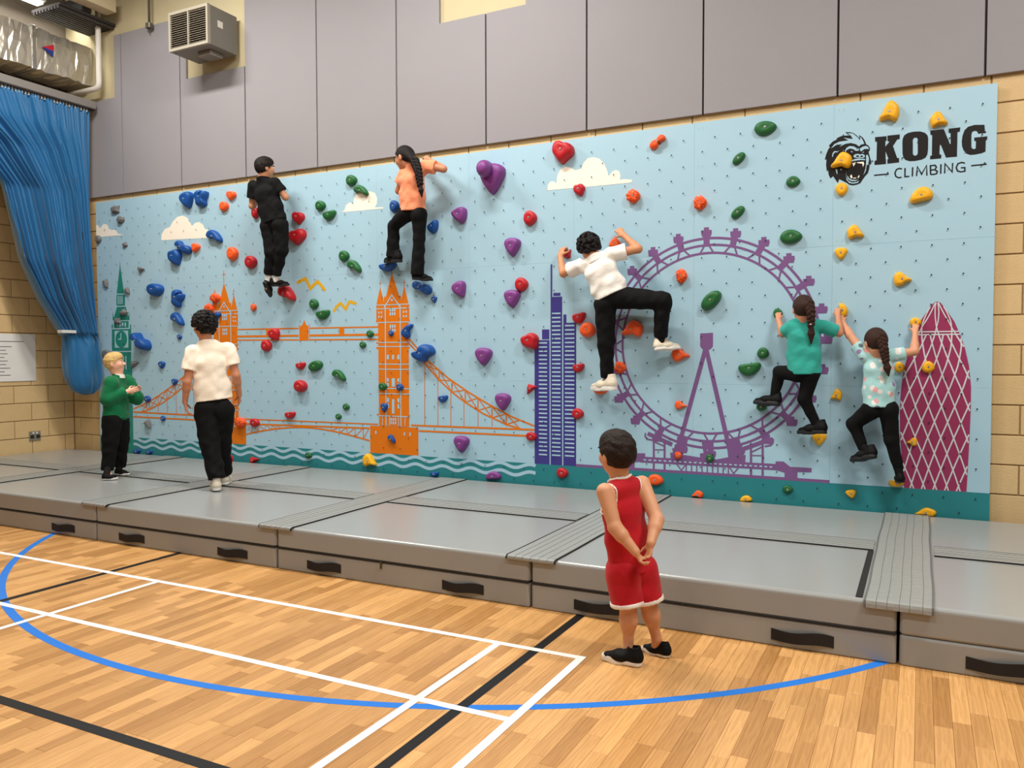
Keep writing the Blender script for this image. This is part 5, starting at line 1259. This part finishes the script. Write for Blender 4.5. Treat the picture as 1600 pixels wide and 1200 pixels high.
# --- boy in green sweatshirt
P, n, r = standP((-7.09, 5.27, .30)); n_, r_ = nv(n), nv(r)
person('small blond boy in a green school sweatshirt clasping his hands on the mat', dict(
    head=P(178.5, 567), neck=P(184.5, 588), pelvis=P(181, 650), shr=P(173.5, 598, .10), shl=P(199, 596, -.10), elr=P(168.5, 623, .13), wrr=P(199, 612, .10), ell=P(213, 622, -.07), wrl=P(206, 613, -.02),
    hipr=P(175, 657, .06), hipl=P(187, 656, -.06), knr=P(172.5, 690, .07), knl=P(190, 686, -.07), anr=P(168, 735, .07), anl=P(187, 729, -.12),
    heelr=atZ(160, 749.5, .3095), toer=atZ(184.5, 748, .3095), heell=atZ(180.5, 741.5, .3095), toel=atZ(202.5, 742, .3095)),
    .72, ('fair', (236, 180, 150)), dict(m=cloth_mat('green_sweat', (10, 104, 62), .3, 60), sleeve=1.93, loose=.026, hem=-.05, hemband=1, flare=1.12, wr=0.0045, collar=cloth_mat('white_collar', (236, 234, 228)), name='sweatshirt'),
    dict(m=black_tr, loose=.03, ankle=1.0, cut=1.0, wr=0.0053), dict(m=shoe_black, sole=white_sole, patch=white_sole, sock=cloth_mat('sock_black', (14, 14, 15))), dict(m=HR('blond', (206, 172, 112)), style='short', grow=.03, line=.12),
    r_*.93-n_*.2+Z3*.10, Z3, .19, {'r': (r_*.9+Z3*.25, n_+r_*.1, 30), 'l': (r_*.8+Z3*.5, -n_, 25)}, (-7.09, 5.27, .30), dict(kid=1.14, hand=1.05, flat=1))
# --- teenager walking away
P, n, r = standP((-5.62, 5.25, .30)); n_, r_ = nv(n), nv(r); hl = nv(atZ(339, 767, .3095)); hr_ = nv(atZ(350, 758, .3095))
person('teenager in a cream t-shirt and black joggers walking across the mats, seen from behind', dict(
    head=P(319, 509), neck=P(322, 538), pelvis=P(335, 630), shl=P(301, 549, .02), shr=P(357, 545, -.02), ell=P(292.5, 597, .05), wrl=P(289, 628, .0), elr=P(369, 587, .02), wrr=P(374, 617, -.05),
    hipl=P(322, 642, 0), hipr=P(347, 642, 0), knl=P(328, 694, .06), knr=P(346, 692, -.06), anl=hl+n_*.06+Z3*.10, anr=hr_+n_*.06+Z3*.10, heell=hl, toel=hl+n_*.25-r_*.02, heelr=hr_, toer=hr_+n_*.25+r_*.04),
    .94, ('tan', (196, 132, 98)), dict(m=cloth_mat('cream_tee', (252, 236, 216), .3, 30), sleeve=.62, loose=.022, hem=.06, wr=0.0060, cuff=1.6),
    dict(m=black_tr, loose=.036, ankle=1.3, cut=1.0, wr=0.0067), dict(m=shoe_white, sole=white_sole, sock=cloth_mat('sock_black', (14, 14, 15))), dict(m=HR('black', (20, 16, 15)), style='curly', grow=.07, puff=1.13, n=320),
    n_*.83-r_*.5-Z3*.1, Z3, .215, {'l': (-Z3+n_*.1+r_*.15, r_, 22), 'r': (-Z3*.9+n_*.3, -r_, 38)}, (-5.62, 5.25, .30), dict(face=False, bulk=1.02, flat=1))
# --- boy in black at the top of the wall
W = wallP
person('boy in black t-shirt and trousers clinging near the top of the wall', dict(
    head=W(413.5, 262, .30), neck=W(411.5, 282, .30), pelvis=W(428, 346, .25), shl=W(396, 290, .30), shr=W(430, 286, .28), ell=W(394, 322, .27), wrl=W(404, 312, .115), elr=W(446, 308, .22), wrr=W(436, 292, .09),
    hipl=W(420, 354, .25), hipr=W(438, 352, .24), knl=W(424, 395, .25), knr=W(440, 391, .23), anl=W(419, 433, .22), anr=W(431, 434, .19), heell=W(412, 441, .27), toel=W(422, 465, .15), heelr=W(422, 448, .22), toer=W(453, 446, .085)),
    .86, ('olive', (202, 142, 106)), dict(m=cloth_mat('black_tee', (12, 12, 13)), sleeve=.62, loose=.02, hem=-.02, wr=0.0045),
    dict(m=black_tr, loose=.02, ankle=1.0, cut=.90, wr=0.0045), dict(m=shoe_black, sole=sole_black, sock=cloth_mat('sock_white', (232, 230, 226))), dict(m=HR('brown_black', (24, 16, 13)), style='short', grow=.045, line=.13),
    (.36, .92, -.03), Z3, .205, {'l': ((.3, .6, .7), (0, 1, -.3), 45), 'r': ((-.5, .35, .6), (0, .8, -.5), 45)}, tuple(W(432, 446, .10)), dict(kid=1.04))
# --- girl in orange t-shirt
person('girl with a long dark braid in a coral t-shirt hanging from the top edge', dict(
    head=W(632, 246, .28), neck=W(643, 263, .26), pelvis=W(645, 328, .22), shl=W(631, 273, .26), shr=W(665, 259, .24), ell=W(623, 298, .22), wrl=W(629, 282, .125), elr=W(693, 264, .20), wrr=W(669, 249, .10),
    hipl=W(635, 334, .22), hipr=W(655, 336, .22), knl=W(615, 353, .17), knr=W(655, 372, .20), anl=W(614, 401, .13), anr=W(652, 429, .17), heell=W(626, 410, .17), toel=W(602, 411, .07), heelr=W(644, 437, .20), toer=W(677, 439, .07)),
    .84, ('warm', (200, 136, 102)), dict(m=cloth_mat('coral_tee', (248, 152, 112), .5, 30), sleeve=.55, loose=.02, hem=-.02, wr=0.0060),
    dict(m=black_tr, loose=.012, ankle=3.2, cut=1.0, wr=0.0030), dict(m=shoe_black, sole=sole_black, sock=cloth_mat('sock_black', (14, 14, 15))), dict(m=HR('dark', (20, 13, 12)), style='braid', grow=.04, path=[W(648, 252, .37), W(654, 268, .38), W(656.5, 287, .375)], n=8, r=.038, out=(0, -1, 0), tail=.125, tie=('brown', (60, 40, 30)), drop=.3),
    (-.93, .12, -.22), (-.1, 0, 1), .205, {'l': ((.2, .6, .6), (0, 1, -.3), 45), 'r': ((-.7, .40, .55), (0, .6, -.8), 40)}, tuple(W(660, 440, .10)), dict(kid=1.05, glasses=1))
# --- climber in white polo
person('curly haired climber in a white polo shirt and black joggers stretched sideways', dict(
    head=W(921, 388, .25), neck=W(931, 405, .27), pelvis=W(956.5, 463, .24), shl=W(907, 415, .26), shr=W(953, 398, .25), ell=W(880.5, 427, .20), wrl=W(875, 400, .105), elr=W(997, 389, .18), wrr=W(975, 368, .10),
    hipl=W(946, 476, .23), hipr=W(971, 465, .22), knl=W(947, 534, .21), knr=W(1036, 470, .19), anl=W(949, 590, .17), anr=W(1032, 527, .14), heell=W(962, 610, .22), toel=W(925, 610, .07), heelr=W(1023, 548, .19), toer=W(1064, 545, .07)),
    .93, ('golden', (206, 142, 100)), dict(m=cloth_mat('white_polo', (244, 240, 232), .45, 22), sleeve=.58, loose=.022, hem=.03, wr=0.0067, collar=cloth_mat('white_collar', (236, 234, 228)), cuff=1.7),
    dict(m=black_tr, loose=.026, ankle=1.0, cut=1.0, wr=0.0053), dict(m=shoe_white, sole=white_sole, sock=cloth_mat('sock_black', (14, 14, 15))), dict(m=HR('black', (20, 16, 15)), style='curly', grow=.06, puff=1.16, n=340, nape=.26),
    (-.35, .82, -.42), (-.35, .2, .9), .205, {'l': ((.1, .45, .9), (.2, .9, -.3), 42), 'r': ((-.66, .28, .66), (-.1, .9, -.4), 26)}, tuple(W(950, 610, .12)), dict(face=False))
# --- girl in teal
person('small girl with a brown braid in a teal t-shirt climbing beside the wheel', dict(
    head=W(1255, 482, .235), neck=W(1254, 502, .225), pelvis=W(1257, 576, .20), shl=W(1238, 510, .225), shr=W(1287, 510, .22), ell=W(1223, 521, .17), wrl=W(1216, 499, .09), elr=W(1311, 520, .16), wrr=W(1309, 493, .09),
    hipl=W(1246, 583, .20), hipr=W(1267, 583, .20), knl=W(1218, 582, .15), knr=W(1257, 624, .18), anl=W(1209, 622, .13), anr=W(1276, 664, .15), heell=W(1218, 634, .17), toel=W(1177, 631, .07), heelr=W(1291, 678, .19), toer=W(1246, 678, .08)),
    .665, ('peach', (206, 144, 112)), dict(m=cloth_mat('teal_tee', (52, 164, 150), .35, 30), sleeve=.78, loose=.018, hem=-.10, wr=0.0045, flare=1.12, cuff=1.4),
    dict(m=black_tr, loose=.010, ankle=.8, cut=1.0, wr=0.0023), dict(m=shoe_black, sole=sole_black, sock=cloth_mat('sock_black', (14, 14, 15))), dict(m=HR('brown', (54, 32, 24)), style='braid', grow=.045, path=[W(1264, 474, .325), W(1267.5, 490, .335), W(1267.5, 506, .32)], n=6, r=.031, out=(0, -1, 0), tail=.15, tie=('white', (225, 225, 225)), drop=.2),
    (-.3, .94, -.05), Z3, .19, {'l': ((-.1, .5, .85), (0, .9, -.4), 45), 'r': ((-.1, .45, .88), (.2, .9, -.4), 45)}, tuple(W(1265, 680, .1)), dict(kid=1.15, face=False))
# --- girl in floral shirt
floral = cloth_mat('floral_tee', (168, 214, 214), .3, 30); nt = floral.node_tree; N = nt.nodes; L = nt.links; pb = N['Principled BSDF']; tc = N.new('ShaderNodeTexCoord')
vo = N.new('ShaderNodeTexVoronoi'); vo.inputs['Scale'].default_value = 17; L.new(tc.outputs['Object'], vo.inputs['Vector'])
th = N.new('ShaderNodeMath'); th.operation = 'LESS_THAN'; th.inputs[1].default_value = .37; L.new(vo.outputs['Distance'], th.inputs[0])
cr_ = N.new('ShaderNodeValToRGB'); cr_.color_ramp.interpolation = 'CONSTANT'; sp = N.new('ShaderNodeSeparateColor'); L.new(vo.outputs['Color'], sp.inputs[0]); L.new(sp.outputs[0], cr_.inputs[0])
cr_.color_ramp.elements[0].color = lin((236, 232, 226)); cr_.color_ramp.elements[1].color = lin((226, 168, 170)); cr_.color_ramp.elements[1].position = .45
for pos, c in ((.68, (150, 122, 168)), (.86, (96, 110, 122))): e_ = cr_.color_ramp.elements.new(pos); e_.color = lin(c)
mx = N.new('ShaderNodeMix'); mx.data_type = 'RGBA'; L.new(th.outputs[0], mx.inputs[0]); L.new(pb.inputs['Base Color'].links[0].from_socket, mx.inputs[6]); L.new(cr_.outputs[0], mx.inputs[7]); L.new(mx.outputs[2], pb.inputs['Base Color'])
person('small girl with a brown braid in a pale floral shirt climbing by the magenta tower', dict(
    head=W(1368, 534, .235), neck=W(1372, 552, .225), pelvis=W(1373, 630, .20), shl=W(1351, 555, .215), shr=W(1396, 555, .21), ell=W(1328, 524, .14), wrl=W(1316, 503, .075), elr=W(1429, 549, .16), wrr=W(1430, 519, .09),
    hipl=W(1362, 640, .20), hipr=W(1388, 640, .20), knl=W(1334, 662, .15), knr=W(1393, 686, .18), anl=W(1349, 702, .15), anr=W(1404, 734, .15), heell=W(1369, 715, .23), toel=W(1329, 722, .11), heelr=W(1409, 755, .20), toer=W(1404, 750, .035)),
    .68, ('rosy', (216, 154, 120)), dict(m=floral, sleeve=.5, loose=.017, hem=-.06, wr=0.0037, flare=1.06, cuff=1.3),
    dict(m=black_tr, loose=.012, ankle=.9, cut=1.0, wr=0.0023), dict(m=shoe_black, sole=sole_black, sock=cloth_mat('sock_black', (14, 14, 15))), dict(m=HR('brown', (54, 32, 24)), style='braid', grow=.045, path=[W(1376, 526, .325), W(1381, 545, .335), W(1384, 562, .325)], n=7, r=.031, out=(0, -1, 0), tail=.12, tie=('brown', (60, 40, 30)), drop=.2),
    (-.42, .88, -.12), Z3, .19, {'l': ((-.3, .5, .8), (.1, .9, -.4), 45), 'r': ((.05, .45, .88), (0, .9, -.4), 45)}, tuple(W(1400, 756, .1)), dict(kid=1.12, face=False))
# --- boy in red kit on the floor
P, n, r = standP((-1.19, 3.75, 0)); n_, r_ = nv(n), nv(r)
person('boy in a red basketball kit standing on the wooden floor, hands behind his back', dict(
    head=P(964, 708), neck=P(968, 753), pelvis=P(986, 880), shl=P(945, 768, .09), shr=P(1003, 756, -.06), ell=P(961, 824, .14), wrl=P(993, 862, .17), elr=P(1026, 812, .04), wrr=P(1017, 848, .14),
    hipl=P(973, 893, .03), hipr=P(1000, 890, -.03), knl=P(981, 948, .03), knr=P(1012, 943, -.03), anl=P(982, 1010, .02), anr=P(1026, 998, -.07), heell=atZ(1003, 1041, .002), toel=atZ(940, 1029, .002), heelr=atZ(1046, 1028, .002), toer=atZ(1003, 1015, .002)),
    .665, ('sand', (208, 150, 112)), dict(m=cloth_mat('red_vest', (184, 18, 32), .15, 90, .7), tank=1, loose=.018, hem=-.09, wr=0.0030, flare=1.05, trim=cloth_mat('trim_white', (236, 228, 218)), name='vest'),
    dict(m=cloth_mat('red_vest', (184, 18, 32)), short=.93, loose=.028, cuff=1.5, wr=0.0037, hemband=cloth_mat('trim_white', (236, 228, 218)), name='shorts'), dict(m=shoe_black, sole=white_sole, solet=.15),
    dict(m=HR('brown_dark', (34, 22, 16)), style='short', grow=.05, line=.12, nape=.34), -r_*.62+n_*.78-Z3*.02, Z3, .205,
    {'l': (r_*.45-Z3*.85-n_*.1, r_*.6+n_*.1+Z3*.3, 40), 'r': (-Z3*.95-r_*.15-n_*.2, -r_*.8-n_*.5, 30)}, (-1.19, 3.75, 0), dict(kid=1.15, h=.0045, hc=.005, flat=1, arm=1.14))
